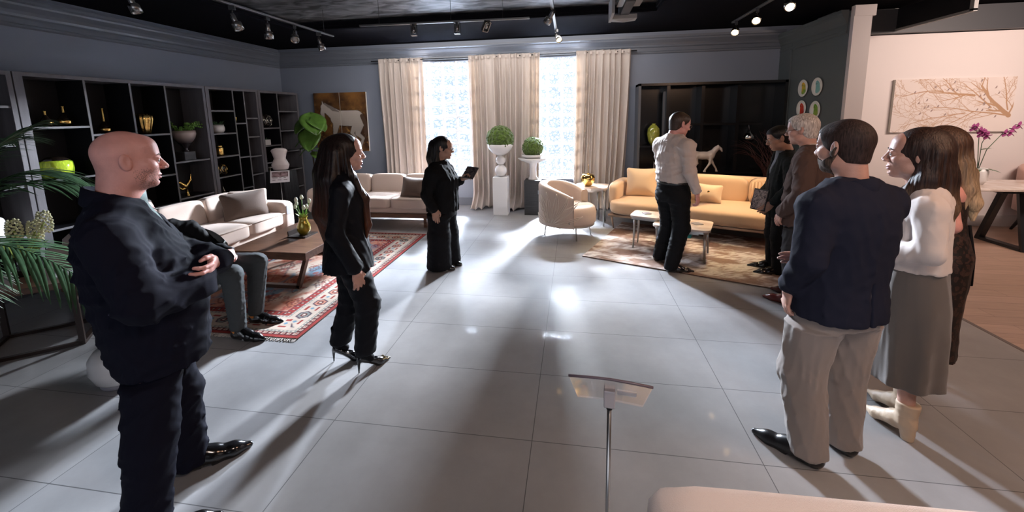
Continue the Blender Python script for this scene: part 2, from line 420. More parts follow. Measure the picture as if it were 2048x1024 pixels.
# curtains
def curtain(x0, x1, xb0, xb1, seed, label, puddle=0.):
    m = MATS.get('curtain')
    if not m:
        m = bpy.data.materials.new('cream_linen_curtain'); MATS['curtain'] = m
        nt, N, L, P = nodes_of(m); out = N['Material Output']
        P.inputs['Base Color'].default_value = (.57, .50, .455, 1); P.inputs['Roughness'].default_value = .9; P.inputs['Specular IOR Level'].default_value = .1
        tl = N.new('ShaderNodeBsdfTranslucent'); tl.inputs[0].default_value = (.66, .55, .44, 1)
        mm = N.new('ShaderNodeMixShader'); mm.inputs[0].default_value = .14
        L.new(P.outputs[0], mm.inputs[1]); L.new(tl.outputs[0], mm.inputs[2]); L.new(mm.outputs[0], out.inputs[0])
        tc = N.new('ShaderNodeTexCoord'); nb = N.new('ShaderNodeTexNoise'); nb.inputs['Scale'].default_value = 400
        L.new(tc.outputs['Object'], nb.inputs['Vector']); b = N.new('ShaderNodeBump'); b.inputs['Strength'].default_value = .15; b.inputs['Distance'].default_value = .003
        L.new(nb.outputs['Fac'], b.inputs['Height']); L.new(b.outputs[0], P.inputs['Normal'])
    rs = np.random.RandomState(seed)
    nu, nv = 260, 90
    u, v = np.meshgrid(np.linspace(0, 1, nu), np.linspace(0, 1, nv), indexing='ij')
    W = x1-x0; nf = W/.105
    ph = 2*PI*nf*u+1.3*np.sin(2*PI*u*2.3+seed)+.5*np.sin(3*v+u*9+seed)
    amp = .018+.030*np.clip(v*6, 0, 1)+.012*np.sin(u*23+seed)
    x = (x0+W*u)*(1-v**1.5)+(xb0+(xb1-xb0)*u)*v**1.5+.010*np.sin(ph*1.0+1.2)
    top = 2.765
    z = top*(1-v)+.012
    y = YB-.17-amp*np.sin(ph)*(1+.25*np.sin(ph*.5+seed))-.012*np.sin(v*7+u*5)-puddle*np.clip((v-.88)/.12, 0, 1)**2*(.5+.5*np.sin(u*11+1))
    z += puddle*.12*np.clip((v-.93)/.07, 0, 1)*(np.sin(ph*.8)*.5+.5)
    P_ = np.stack([x, y, z], -1).reshape(-1, 3)
    i = np.arange((nu-1)*(nv-1)); a = (i//(nv-1))*nv+(i % (nv-1))
    F_ = np.stack([a, a+nv, a+nv+1, a+1], 1)
    o = mesh_obj('curtain', P_, F_, m)
    md = o.modifiers.new('thickness', 'SOLIDIFY'); md.thickness = .004
    tag(o, label, 'curtain', 'cream curtains on the window wall')
    tb = MB()
    for k in range(int(W/.1)):
        xx = x0+.05+k*.1*W/(int(W/.1)*.1)
        MB().box((xx, YB-.215, top-.035), (.035, .012, .05), .004).build('pleat_tab', m, o)
    return o
curtain(-3.60, -2.75, -3.56, -2.74, 3, 'cream curtain left of the first glass block window, beside horse painting')
curtain(-1.87, -.59, -1.86, -.64, 5, 'wide cream curtain between the two glass block windows', .30)
curtain(.03, .96, -.02, .86, 9, 'cream curtain right of the second glass block window, behind gold apple table', .1)
tag(MB().tube([(-3.75, YB-.14, 2.745), (1.05, YB-.14, 2.745)], .011).build('curtain_rod', M_black), 'thin dark curtain rod above the windows', 'curtain rod')
# ================================================================== SHELVING
M_shelfd = mat('black_shelf_board', (.009, .009, .011), .5, spec=.2)
M_shelfb = mat('black_stained_wood', (.005, .005, .007), .6, bump=.15, bscale=14, stretch=(1, 1, .15))
M_shelfg = mat('grey_oak_frame', (.125, .118, .128), .42, bump=.1, bscale=40, stretch=(1, 1, .1), var=.12, vscale=20)
M_shelfm = mat('dark_grey_shelf_board', (.07, .068, .075), .4)
M_shelfe = mat('grey_edge_banding', (.17, .165, .175), .4)
SHT = 2.21
def case(name, label, y0, y1, bays, frame_w, x0=-5.75, x1=-5.36, last=True):
    """bays: list of (y of right divider, [shelf heights])"""
    t = thing(name, label, 'bookcase', (0, (y0+y1)/2, 0), 0, None)
    oy = -(y0+y1)/2; D = x1-x0; xc = (x0+x1)/2
    fr = MB()
    fr.box((xc, y0+frame_w/2+oy, SHT/2), (D, frame_w, SHT), .002)
    if last: fr.box((xc, y1-.02+oy, SHT/2), (D, .04, SHT), .002)
    fr.box((xc, (y0+y1)/2+oy, SHT-.02), (D-.001, y1-y0-.002, .04), .002)
    fr.box((xc, (y0+y1)/2+oy, .04), (D-.02, y1-y0-.01, .08))
    fr.build('frame', M_shelfg, t)
    MB().box((x0+.006, (y0+y1)/2+oy, SHT/2), (.012, y1-y0-.02, SHT-.02)).build('back_panel', M_shelfb, t)
    a = y0+frame_w
    for k, (b, zs) in enumerate(bays):
        if k < len(bays)-1:
            MB().box((xc-.004, b+oy, SHT/2+.02), (D-.022, .020, SHT-.10)).build('divider', M_shelfd, t)
            MB().box((x1-.012, b+oy, SHT/2+.02), (.006, .0205, SHT-.10)).build('front_edge', M_shelfe, t)
        for z in zs:
            MB().box((xc-.004, (a+b)/2+oy, z-.011), (D-.026, b-a-.02, .022)).build('shelf', M_shelfd, t)
            MB().box((x1-.015, (a+b)/2+oy, z-.011), (.006, b-a-.0205, .0225)).build('front_edge', M_shelfe, t)
        a = b
    return t
case('bookcase', 'dark open bookcase at the far left behind palm fronds', 2.20, 3.20, [(2.7, [1.87, 1.2, .6]), (3.17, [1.88, 1.51, 1.1, .6])], .04)
case('bookcase', 'wide dark bookcase with four tall bays holding gold vases and lime green jar', 3.21, 5.27,
     [(3.79, [1.67, 1.12, .60]), (4.26, [1.575, 1.06, .55]), (4.69, [1.545, 1.0, .60]), (5.25, [1.15, .64])], .07)
case('bookcase', 'narrow dark bookcase of small compartments with white grass pot and gold jar', 5.28, 6.28,
     [(5.77, [1.86, 1.51, 1.155, .84, .5]), (5.99, [1.66, 1.11, .6]), (6.25, [1.74, 1.43, 1.10, .79, .4])], .06)
case('bookcase', 'dark bookcase in the back left corner behind the white torso sculpture', 6.29, 7.30,
     [(6.75, [1.56, 1.25, .95, .72, .4]), (7.27, [1.86, 1.50, 1.11, .75, .4])], .05)

# dark cabinet on the back wall behind the yellow sofa
t = thing('display_cabinet', 'large black display cabinet behind the yellow sofa with green vase and white horse', 'cabinet', (2.1, 7.19, 0))
xa, xb, D = -1.04, 1.22, .36
M_cab = mat('black_gloss_wood', (.007, .007, .008), .22, spec=.4)
M_cabs = mat('grey_cabinet_side', (.07, .072, .08), .35)
f = MB()
f.box((xb-.02, 0, 1.09), (.04, D, 2.18)); f.box((0.09, 0, 2.16), (xb-xa, D, .04)); f.box((.09, 0, .04), (xb-xa, D, .08))
f.build('frame', M_cab, t)
MB().box((xa+.02, 0, 1.09), (.04, D, 2.18), .003).build('side_panel', M_cabs, t)
MB().box((.09, D/2-.01, 1.09), (xb-xa-.05, .015, 2.1)).build('back_panel', M_cab, t)
for x in (-.56, -.02, .52): MB().box((x, .01, 1.42 if x > -.5 else 1.09), (.05, D-.04, 1.4 if x > -.5 else 2.1)).build('divider', M_cab, t)
MB().box((-.78, 0, 1.14), (.42, D-.04, .03)).build('shelf', M_cab, t)
MB().box((.2, .0, 1.50), (1.4, D-.04, .03)).build('shelf', M_cab, t)
MB().box((.33, 0, .70), (1.75, D-.04, .03)).build('shelf', M_cab, t)
MB().box((-.78, 0, .60), (.42, D-.04, .03)).build('shelf', M_cab, t)
MB().box((-.60, -.02, 1.6), (.04, .06, .9)).build('light_strip', M_cabs, t)

# ================================================================== SOFAS
M_linen = mat('cream_linen_upholstery', (.60, .485, .42), .85, bump=.25, bscale=350, sheen=.2)
M_linenp = mat('cream_piping', (.42, .34, .29), .8)
M_walnut = wave_mat('walnut_wood', (.09, .042, .026), (.17, .085, .05), 5, (1.2, 12, 6), .34, 3, .05)
M_taupe = mat('taupe_velvet', (.105, .068, .052), .8, sheen=.15, bump=.2, bscale=160)
M_yellow = mat('apricot_velvet_upholstery', (.62, .42, .26), .75, sheen=.3, bump=.2, bscale=220)
M_chromed = mat('brushed_steel', (.45, .43, .41), .28, 1.)
M_white = mat('white_ceramic', (.72, .70, .69), .25, coat=.4)
M_gold = mat('polished_gold', (.80, .52, .16), .14, 1.)
M_label = mat('pale_label_card', (.42, .43, .47), .5)

def linen_sofa(label, L_, loc, rz, ncush=3):
    """front faces local -y; length along x"""
    t = thing('sofa', label, 'sofa', loc, rz, None)
    h = L_/2; D = .92
    MB().box((0, 0, .20), (L_-.10, D-.12, .07), .006).build('plinth', M_walnut, t)
    for sx in (-1, 1):
        for sy in (-1, 1):
            MB().box((sx*(h-.30), sy*(D/2-.16), .0825), (.05, .05, .165), .004).build('leg', M_walnut, t)
    MB().blob((0, .02, .285), (h-.06, D/2-.06, .055), 14, 0, 8).build('seat_base', M_linen, t)
    for sx in (-1, 1):
        a = MB().blob((sx*(h-.10), 0, .415), (.10, D/2, .195), 8, 0, 8)
        a.build('armrest', M_linen, t)
    MB().blob((0, D/2-.10, .46), (h-.14, .10, .23), 10, 0, 8).build('back_frame', M_linen, t)
    w_ = (L_-.42)/ncush
    for k in range(ncush):
        x = -h+.21+w_*(k+.5)
        sc_ = MB().blob((x, -.12, .405), (w_/2-.004, .36, .085), 9, .16, 10).build('seat_cushion', M_linen, t)
        s = w_/2-.012
        MB().tube([(x-s, -.482, .472), (x+s, -.482, .472)], .006, 6).build('piping', M_linenp, sc_)
        MB().blob((x, .20, .60), (w_/2-.006, .10, .165), 7, .06, 10, T(x, .2, .60) @ RX(-.16) @ T(-x, -.2, -.60)).build('back_cushion', M_linen, t)
    return t
def cushion(name, label, loc, size, m, tilt=(0, 0, 0), group=None, thick=.08, cat='cushion'):
    o = MB().blob((0, 0, 0), (size[0]/2, size[1]/2, thick), 12, .35, 14, pinch=.9).build(name, m)
    o.location = loc; o.rotation_euler = tilt
    return tag(o, label, cat, group)
s1 = linen_sofa('long cream sofa with walnut plinth along the left bookcases', 2.12, (-4.26, 3.84, 0), PI/2)
s2 = linen_sofa('cream three-seat sofa with walnut plinth under the horse painting', 2.2, (-3.07, 6.10, 0), 0, 3)
cushion('cushion', 'taupe velvet cushion leaning at the far end of the left cream sofa', (-4.10, 4.40, .635), (.52, .36), M_taupe, (PI/2-.30, 0, rad(62)), 'loose cushions on the left sofa')
cushion('cushion', 'cream cushion tucked behind the taupe one in the left sofa corner', (-4.20, 4.57, .625), (.44, .36), M_linen, (PI/2-.25, 0, rad(48)), 'loose cushions on the left sofa')
cushion('cushion', 'taupe velvet cushion on the sofa under the horse painting', (-2.42, 5.80, .62), (.44, .34), M_taupe, (PI/2-.35, .05, rad(-4)))
o = MB().box((0, 0, 0), (.09, .005, .12), .002).build('price_label', M_label); o.location = (-3.93, 5.395-.0-.62+.50, .52); o.rotation_euler = (0, 0, PI/2)
o.location = (-3.795, 4.78, .50)
tag(o, 'small pale label hanging on the front of the left sofa arm', 'label')

# angled apricot sofa
SA = rad(-22)
t = thing('sofa', 'long apricot velvet sofa with slim metal legs in front of the black cabinet', 'sofa', (1.90, 5.88, 0), SA)
L_, D = 2.72, .95; h = L_/2
MB().box((0, 0, .205), (L_-.06, D-.10, .035), .008).build('base_rail', mat('pale_bronze_metal', (.50, .36, .26), .3, .9), t)
for sx in (-1, 1):
    for sy in (-1, 1): MB().tube([(sx*(h-.10), sy*(D/2-.12), 0), (sx*(h-.07), sy*(D/2-.10), .20)], [.010, .018], 10).build('leg', MATS['pale_bronze_metal'], t)
for sx, w_ in ((-1, 1.02), (1, 1.02)):
    pass
for x0, x1 in ((-h+.02, -.30), (-.30, h-.02)):
    MB().blob(((x0+x1)/2, -.03, .335), ((x1-x0)/2-.004, D/2-.01, .115), 5, .08, 14).build('seat_cushion', M_yellow, t)
for sx in (-1, 1):
    a = MB().blob((sx*(h-.075), .06, .50), (.085, D/2-.07, .175), 5, 0, 10).build('armrest', M_yellow, t)
MB().blob((0, D/2-.09, .52), (h-.10, .09, .26), 8, 0, 10).build('back_frame', M_yellow, t)
for x0, x1 in ((-h+.15, -.30), (-.30, .45), (.45, h-.15)):
    c = MB().blob(((x0+x1)/2, .27, .60), ((x1-x0)/2-.004, .085, .19), 5, .05, 12).build('back_cushion', M_yellow, t)
ribs = MB()
for k in range(7):
    x = .50+k*.04
    ribs.tube([(x, .178, .46), (x, .172, .60), (x, .19, .74)], .013, 6)
ribs.build('channel_tufting', M_yellow, t)
def sofapt(x, y, z):
    return (1.90+x*math.cos(SA)-y*math.sin(SA), 5.88+x*math.sin(SA)+y*math.cos(SA), z)
M_yel2 = mat('pale_apricot_velvet', (.66, .48, .31), .75, sheen=.3, bump=.2, bscale=200)
cushion('cushion', 'square apricot cushion in the left corner of the apricot sofa', sofapt(-.95, .02, .66), (.46, .44), M_yel2, (PI/2-.25, 0, SA+.18), 'square cushions on the apricot sofa')
cushion('cushion', 'square apricot cushion beside the ribbed back of the apricot sofa', sofapt(.92, .00, .66), (.44, .44), M_yel2, (PI/2-.22, .1, SA-.25), 'square cushions on the apricot sofa')
o = cushion('cushion', 'small oblong buttoned cushion in the middle of the apricot sofa', sofapt(-.02, -.05, .58), (.34, .26), M_yel2, (PI/2-.4, .05, SA), None, .07)
MB().lathe([(0, .0), (.02, 0), (.022, .006), (.012, .01), (0, .01)], 14, T(0, 0, .085)).build('button', M_gold, o)
o = cushion('cushion', 'small oblong ruched cushion beside the buttoned one', sofapt(-.27, -.03, .58), (.26, .26), M_yellow, (PI/2-.4, .0, SA+.1), None, .07)
rb = MB()
for k in range(6): rb.tube([(-.10+.04*k, -.11, .055), (-.10+.04*k, 0, .085), (-.10+.04*k, .11, .055)], .011, 6)
rb.build('ruching', M_yellow, o)

# barrel armchair
AC = (-.08, 5.62)
t = thing('armchair', 'cream barrel armchair with embroidered leaves by the second window', 'armchair', (AC[0], AC[1], 0), rad(-30))
M_cream = mat('cream_boucle', (.56, .44, .36), .85, bump=.3, bscale=260)
def shell(r0, r1, a0, a1, zb, zt, n=48):
    """curved back: angles a0..a1, top dips towards the ends"""
    v = []; f = []
    for i in range(n+1):
        a = a0+(a1-a0)*i/n; s = i/n*2-1
        top = zt-.16*abs(s)**2.5
        for (r, z) in ((r0, zb), (r0-.0, top-.03), (r0+.02, top), (r1-.02, top), (r1, top-.03), (r1, zb)):
            v.append((r*math.cos(a)*1.0, r*math.sin(a)*.92, z))
    k = 6
    for i in range(n):
        for q in range(k):
            r_ = (q+1) % k
            f.append((i*k+q, i*k+r_, (i+1)*k+r_, (i+1)*k+q))
    f.append(tuple(range(k))); f.append(tuple(range((n+1)*k-1, n*k-1, -1)))
    return v, f
v, f = shell(.30, .42, rad(75), rad(310), .19, .76)
mb = MB(); mb.add(v, [tuple(reversed(q)) for q in f]); back = mb.build('backrest', M_cream, t)
md = back.modifiers.new('soft', 'BEVEL'); md.width = .012; md.segments = 2; md.limit_method = 'ANGLE'
MB().lathe([(0, .20), (.36, .20), (.385, .24), (.39, .36), (.37, .43), (.33, .455), (0, .46)], 40, T(.02, 0, 0) @ Matrix.Diagonal((1, .9, 1, 1))).build('seat', M_cream, t)
MB().lathe([(.36, .185), (.385, .185), (.385, .20), (.36, .20)], 40, Matrix.Diagonal((1, .9, 1, 1))).build('base_ring', M_chromed, t)
for a in (40, 140, 220, 320):
    MB().tube([(.31*math.cos(rad(a)), .28*math.sin(rad(a)), .19), (.34*math.cos(rad(a)), .31*math.sin(rad(a)), 0)], .009, 8).build('leg', M_chromed, t)
em = MB()
M_thread = mat('pale_thread', (.72, .62, .52), .6, sheen=.5)
def on_shell(s, z, off=0): # s: angle deg
    a = rad(s); return (.428*math.cos(a), .428*.92*math.sin(a), z)
for (s0, z0, ds, dz) in ((236, .25, -28, .36), (240, .25, -14, .42), (246, .26, 3, .40), (250, .26, 20, .36), (252, .26, 36, .27), (242, .25, -42, .24), (254, .24, 44, .12), (270, .45, 22, .12), (232, .24, -48, .08)):
    for w_ in (-1, 0, 1):
        pts = []
        for k in range(13):
            q = k/12
            bul = math.sin(q*PI)*w_*5.5
            pts.append(on_shell(s0+22+ds*q+bul*(1 if abs(ds) < 30 else .3)+8*math.sin(q*2), z0+dz*q+math.sin(q*PI)*w_*.028*(abs(ds) > 15)))
        em.tube(pts, .0035, 5)
em.build('leaf_embroidery', M_thread, t)
MB().box((0, 0, 0), (.006, .07, .05), .002, T(*on_shell(222, .62)) @ RZ(rad(222))).build('price_label', M_label, t)
MB().lathe([(0, 0), (.014, 0), (.012, .008), (0, .01)], 14, T(*on_shell(302, .27)) @ RZ(rad(302)) @ RY(PI/2)).build('button', M_chromed, t)

# nest side table behind the armchair
def stone_table(label, x, y, z, hx, hy, rz, m_top, legs=True, notch=None):
    t = thing('side_table', label, 'table', (x, y, 0), rz)
    n = 8; poly = []
    for sx, sy, a0 in ((1, 1, 0), (-1, 1, 90), (-1, -1, 180), (1, -1, 270)):
        for k in range(n+1):
            a = rad(a0+90*k/n); R_ = .07
            poly.append((sx*(hx-R_)+R_*math.cos(a), sy*(hy-R_)+R_*math.sin(a)))
    MB().prism(poly, z-.022, z).build('tabletop', m_top, t)
    MB().prism([(p[0]*.93, p[1]*.93) for p in poly], z-.05, z-.022).build('apron', M_chromed, t)
    for sx in (-1, 1):
        for sy in (-1, 1):
            MB().tube([(sx*(hx-.06), sy*(hy-.06), z-.04), (sx*(hx-.045), sy*(hy-.045), 0)], [.016, .009], 10).build('leg', M_chromed, t)
    return t
M_marble = wave_mat('cream_marble', (.52, .42, .36), (.74, .66, .60), 4, (1, 1, 1), .12, 8)
stone_table('taller steel side table with marble top beside the right curtain holding gold apple', .28, 6.28, .60, .25, .21, rad(-8), M_marble)
stone_table('lower steel side table nested behind the armchair', .20, 6.62, .50, .26, .13, rad(-8), M_marble)
c1 = stone_table('large square marble coffee table on the abstract rug', 1.29, 4.88, .40, .31, .24, SA, M_marble)
M_teal = mat('teal_shelf_box', (.02, .38, .38), .4)
MB().box((-.02, 0, .27), (.24, .16, .045), .004).build('drawer_box', M_teal, c1)
MB().box((-.02, 0, .31), (.40, .22, .012)).build('lower_shelf', M_chromed, c1)
stone_table('small marble coffee table behind the larger one', .93, 5.14, .44, .19, .17, SA, M_marble)
M_coaster = mat('slate_coaster', (.25, .24, .27), .5)
tag(MB().box((0, 0, 0), (.10, .10, .008), .002).build('coaster', M_coaster, loc=(1.44, 4.86, .404), rz=rad(20)), 'grey square coaster on the large marble coffee table', 'coaster')
tag(MB().box((0, 0, 0), (.09, .09, .008), .002).build('coaster', M_coaster, loc=(.92, 5.16, .444), rz=rad(15)), 'grey square coaster on the small marble coffee table', 'coaster')

# walnut coffee table on the persian rug
t = thing('coffee_table', 'low walnut coffee table with splayed frame legs on the red rug', 'table', (-2.98, 3.98, 0), 0)
MB().box((0, 0, .385), (.86, 1.22, .075), .004).build('tabletop', M_walnut, t)
for sy in (-1, 1):
    y = sy*.50
    lg = MB(); lg.bar((-.36, y, .35), (-.24, y, .02), .05, .035); lg.bar((.36, y, .35), (.24, y, .02), .05, .035); lg.box((0, y, .03), (.52, .05, .035))
    lg.build('leg', mat('dark_walnut', (.06, .03, .02), .4), t)

# small table in the left foreground with loop legs
t = thing('side_table', 'walnut side table with open loop frame legs at the left edge', 'table', (-4.08, 2.42, 0), rad(40))
MB().box((-.10, .02, .49), (1.0, .52, .05), .004).build('tabletop', M_walnut, t)
M_loop = mat('dark_bronze_frame', (.035, .022, .018), .4, .3)
for sx in (-1, 1):
    lp = MB(); X_ = .28*sx-.08
    for y0 in (-.24, .22): lp.box((X_, y0, .245), (.035, .025, .44))
    lp.box((X_, -.01, .0125), (.035, .49, .025)); lp.build('leg', M_loop, t)
MB().box((-.08, -.24, .0125), (.56, .03, .025)).build('stretcher', M_loop, t)
MB().box((-.08, .22, .0125), (.56, .03, .025)).build('stretcher', M_loop, t)
o = tag(MB().box((0, 0, 0), (.30, .22, .012), .002).build('magazine', mat('glossy_white_paper', (.70, .72, .74), .3), loc=(-3.95, 2.56, .522), rz=rad(52)), 'white magazine lying on the walnut side table', 'magazine')

# tub chair of the seated man
t = thing('tub_chair', 'grey upholstered tub chair occupied by the seated man', 'chair', (-3.08, 2.68, 0), rad(8))
M_tub = mat('grey_green_tub_fabric', (.10, .105, .10), .7, bump=.2, bscale=200)
v, f = shell(.27, .31, rad(60), rad(300), .34, .84)
MB().add(v, [tuple(reversed(q)) for q in f]).build('backrest', M_tub, t)
MB().lathe([(0, .34), (.25, .34), (.27, .38), (.25, .44), (0, .455)], 36).build('seat', M_tub, t)
for a in (45, 135, 225, 315): MB().tube([(.20*math.cos(rad(a)), .20*math.sin(rad(a)), .35), (.27*math.cos(rad(a)), .27*math.sin(rad(a)), 0)], .010, 8).build('leg', M_chromed, t)
# white pouf behind the bald man
t = thing('pouf', 'round white pouf with grey base ring behind the bald man', 'stool', (-2.95, 2.02, 0))
MB().lathe([(0, .02), (.10, .02), (.13, .05), (.155, .12), (.15, .20), (.12, .245), (0, .26)], 32).build('seat', M_white, t)
MB().lathe([(0, 0), (.105, 0), (.11, .01), (.11, .03), (0, .03)], 32).build('base_ring', M_coaster, t)

# foreground sofa back (only its corner is in frame)
t = thing('sofa', 'pale pink upholstered sofa back in the near foreground', 'sofa', (.99, .50, 0), rad(1.5))
M_fg = mat('pale_blush_upholstery', (.74, .62, .56), .85, bump=.35, bscale=420)
MB().blob((0, .33, .45), (.80, .10, .365), 18, 0, 14).build('backrest', M_fg, t)
MB().blob((0, -.12, .26), (.66, .34, .14), 9, .05, 10).build('seat_cushion', M_fg, t)
for sx in (-1, 1): MB().blob((sx*.73, -.10, .34), (.07, .36, .24), 8, 0, 8).build('armrest', M_fg, t)
for sx in (-1, 1):
    for sy in (-1, 1): MB().tube([(sx*.66, sy*.32, 0), (sx*.66, sy*.32, .13)], .018, 10).build('leg', M_chromed, t)

# acrylic sign holder in the middle
t = thing('sign_holder', 'thin steel floor stand with clear acrylic sign plate in the foreground', 'sign stand', (.10, 1.02, 0), rad(-6))
MB().lathe([(0, 0), (.13, 0), (.13, .008), (.02, .014), (0, .014)], 32).build('base', M_chromed, t)
MB().tube([(0, 0, .01), (0, 0, .90)], .006, 10).build('pole', M_chromed, t)
MB().tube([(0, 0, .90), (0, .012, .95)], .008, 10).build('hinge', M_black, t)
m = mat('clear_acrylic', (.92, .90, .93), .08, trans=.93)
v = []; nn = 16
for k in range(nn+1):
    x = -.105+.21*k/nn; zz = .004*math.cos(PI*(k/nn-.5)); wd = 1
    for (q_, h_) in ((-.085, 0), (.085, 0), (.085, .005), (-.085, .005)):
        v.append((x*(1 if q_ < 0 else .86), q_*.60+h_*.8, .95-q_*.79+h_*.6+zz))
f = [(4*k+q, 4*k+(q+1) % 4, 4*k+4+(q+1) % 4, 4*k+4+q) for k in range(nn) for q in range(4)]+[(0, 1, 2, 3), (4*nn+3, 4*nn+2, 4*nn+1, 4*nn)]
m.node_tree.nodes['Principled BSDF'].inputs['Alpha'].default_value = .4
a = mesh_obj('sign_plate', v, f, m, t, False)
MB().tube([(-.106, -.051, 1.019), (-.05, -.051, 1.023), (.0, -.051, 1.025), (.05, -.051, 1.023), (.106, -.051, 1.019)], .0035, 6).build('top_edge', mat('smoky_edge', (.12, .09, .11), .3), a)
MB().box((0, -.01, .945), (.03, .03, .05), .003).build('bracket', mat('clear_bracket', (.55, .52, .55), .2, trans=.3), t)
MB().box((.045, .0, 0), (.05, .03, .002), 0, T(0, .006, .952) @ RX(-.92)).build('paper_insert', mat('white_paper', (.75, .74, .76), .6), t)

# marble table, black legs, tufted chair in the neighbouring room
t = thing('dining_table', 'long marble table on black splayed legs in the gallery room', 'table', (5.75, 5.66, 0), rad(0))
MB().box((0, 0, .75), (2.5, .72, .03), .006).build('tabletop', M_marble, t)
MB().box((0, 0, .71), (1.5, .4, .05)).build('apron', M_black, t)
for sx in (-1, 1):
    for sy in (-1, 1): MB().bar((sx*.46, sy*.10, .70), (sx*.50, sy*.28, 0.0), .09, .045).build('leg', M_black, t)
    MB().box((sx*.50, 0, .02), (.09, .5, .035)).build('foot_bar', M_black, t)
def tufted(label, x, y, rz):
    t = thing('armchair', label, 'chair', (x, y, 0), rz)
    mm = mat('blush_tufted_velvet', (.52, .30, .24), .7, sheen=.4, bump=.15, bscale=90)
    v, f = shell(.27, .34, rad(70), rad(290), .30, .92, 36)
    MB().add(v, [tuple(reversed(q)) for q in f]).build('backrest', mm, t)
    MB().lathe([(0, .28), (.28, .28), (.31, .34), (.30, .44), (0, .48)], 32).build('seat', mm, t)
    for a in range(90, 280, 24):
        for z_ in (.60, .72, .82):
            MB().lathe([(0, 0), (.012, 0), (0, .008)], 8, T(.272*math.cos(rad(a)), .27*.92*math.sin(rad(a)), z_) @ RZ(rad(a+180)) @ RY(PI/2)).build('button', mm, t)
    for a in (45, 135, 225, 315): MB().tube([(.22*math.cos(rad(a)), .22*math.sin(rad(a)), .30), (.24*math.cos(rad(a)), .24*math.sin(rad(a)), .14), (.30*math.cos(rad(a)), .30*math.sin(rad(a)), 0)], [.03, .024, .014], 8).build('leg', M_black, t)
    return t
tufted('blush tufted armchair at the far side of the marble table', 6.26, 6.22, rad(-90))

# ================================================================== RUGS
def persian(u, v):
    W, Lr = 1.90, 2.80
    x = u*W; y = v*Lr
    e = np.minimum(np.minimum(x, W-x), np.minimum(y, Lr-y))
    nearx = np.minimum(x, W-x) < np.minimum(y, Lr-y)
    s = np.where(nearx, y, x)
    red = C3(.27, .035, .03); dred = C3(.10, .018, .02); iv = C3(.55, .44, .36); gr = C3(.20, .21, .19); navy = C3(.03, .035, .06); sal = C3(.50, .22, .15); blue = C3(.13, .24, .32); rust = C3(.35, .10, .05)
    n1 = fnoise(x, y, 3, 2.2, 4); n2 = fnoise(x, y, 11, 5., 4); n3 = fnoise(x, y, 23, 16., 3)
    f = np.clip((n1-.42)*5, 0, 1); col = mixc(np.broadcast_to(sal, x.shape+(3,)), iv, f)
    col = mixc(col, np.broadcast_to(blue, col.shape), np.clip((n2-.60)*9, 0, 1)*.9)
    col = mixc(col, np.broadcast_to(rust, col.shape), np.clip((.42-n2)*9, 0, 1)*.85)
    col = mixc(col, np.broadcast_to(red, col.shape), np.clip((n3-.62)*8, 0, 1)*.7)
    # stepped diamond lattice
    q = .018
    xs = np.round(x/q)*q; ys = np.round(y/q)*q
    for per, th, cc in ((.42, .014, navy), (.30, .012, red)):
        a = np.abs(((xs+ys*.5)/per) % 1-.5)*per; b = np.abs(((xs-ys*.5+per/3)/per) % 1-.5)*per
        line = ((a < th) | (b < th)) & (n3 > .45)
        col[line] = col[line]*.45+cc*.55
    dx = ((xs+.16) % .36)-.18; dy = ((ys+.07) % .42)-.21
    d = np.abs(dx)*1.2+np.abs(dy)
    ring = (np.abs(d-.10) < .012) | (np.abs(d-.045) < .01)
    col[ring] = col[ring]*.3+dred*.7
    def band(a, b): return (e >= a) & (e < b)
    t_ = ((s/.035) % 1)
    tri = np.abs(((s/.05) % 1)-.5)
    def setb(mask, c, k=1.): col[mask] = col[mask]*(1-k)+np.asarray(c)*k
    setb(band(0, .028), red); 
    setb(band(.028, .034), dred)
    setb(band(.034, .075), dred); setb(band(.040, .068) & (((s/.052) % 1) < .62), iv*.8); setb(band(.048, .060) & (np.abs(((s/.052) % 1)-.31) < .14), red)
    setb(band(.075, .10), gr); setb(band(.081, .094) & (t_ < .55), iv)
    setb(band(.10, .30), iv*.92)
    sp = .235; ss = ((s/sp) % 1-.5)*sp; ee = e-.20
    hx = np.maximum(np.abs(ss)*.9+np.abs(ee)*.55, np.abs(ee)*1.1)
    k_ = np.floor(s/sp) % 3
    setb(band(.10, .30) & (hx < .062), navy*.9+dred*.4); setb(band(.10, .30) & (hx < .048) & (k_ != 1), sal); setb(band(.10, .30) & (hx < .048) & (k_ == 1), gr); setb(band(.10, .30) & (hx < .030), dred); setb(band(.10, .30) & (hx < .014), iv)
    ss2 = (((s/sp+.5) % 1)-.5)*sp
    setb(band(.10, .30) & (np.abs(ss2) < .035) & (np.abs(np.abs(ee)-.05) < .012), red); setb(band(.10, .30) & (np.abs(ss2)+np.abs(ee) < .022), blue)
    setb(band(.30, .325), gr); setb(band(.306, .319) & (t_ < .5), iv)
    setb(band(.325, .39), red); setb(band(.335, .38) & (((s/.06) % 1) < .5), dred); setb(band(.347, .368) & (np.abs(((s/.06) % 1)-.25) < .11), iv*.8); setb(band(.39, .397), navy)
    col *= (.85+.3*n3)[..., None]
    return col
M_rugp = mat_attr('patterned_wool_pile', .95, .5, 500, .1)
def rug(label, W, Lr, res, fc, loc, rz, m, kind='rug'):
    def fx(u, v): return ((u-.5)*W, (v-.5)*Lr, .012+.0*u)
    o = color_grid('rug', m, int(W/res), int(Lr/res), fx, fc)
    MB().box((0, 0, .0055), (W, Lr, .011)).build('backing', M_taupe, o)
    o.location = loc; o.rotation_euler = (0, 0, rz)
    return tag(o, label, 'rug')
r1 = rug('red and ivory persian rug with medallion border under the walnut coffee table', 1.90, 2.80, .0065, persian, (-3.07, 4.02, 0), 0, M_rugp)
fr = MB(); random.seed(3)
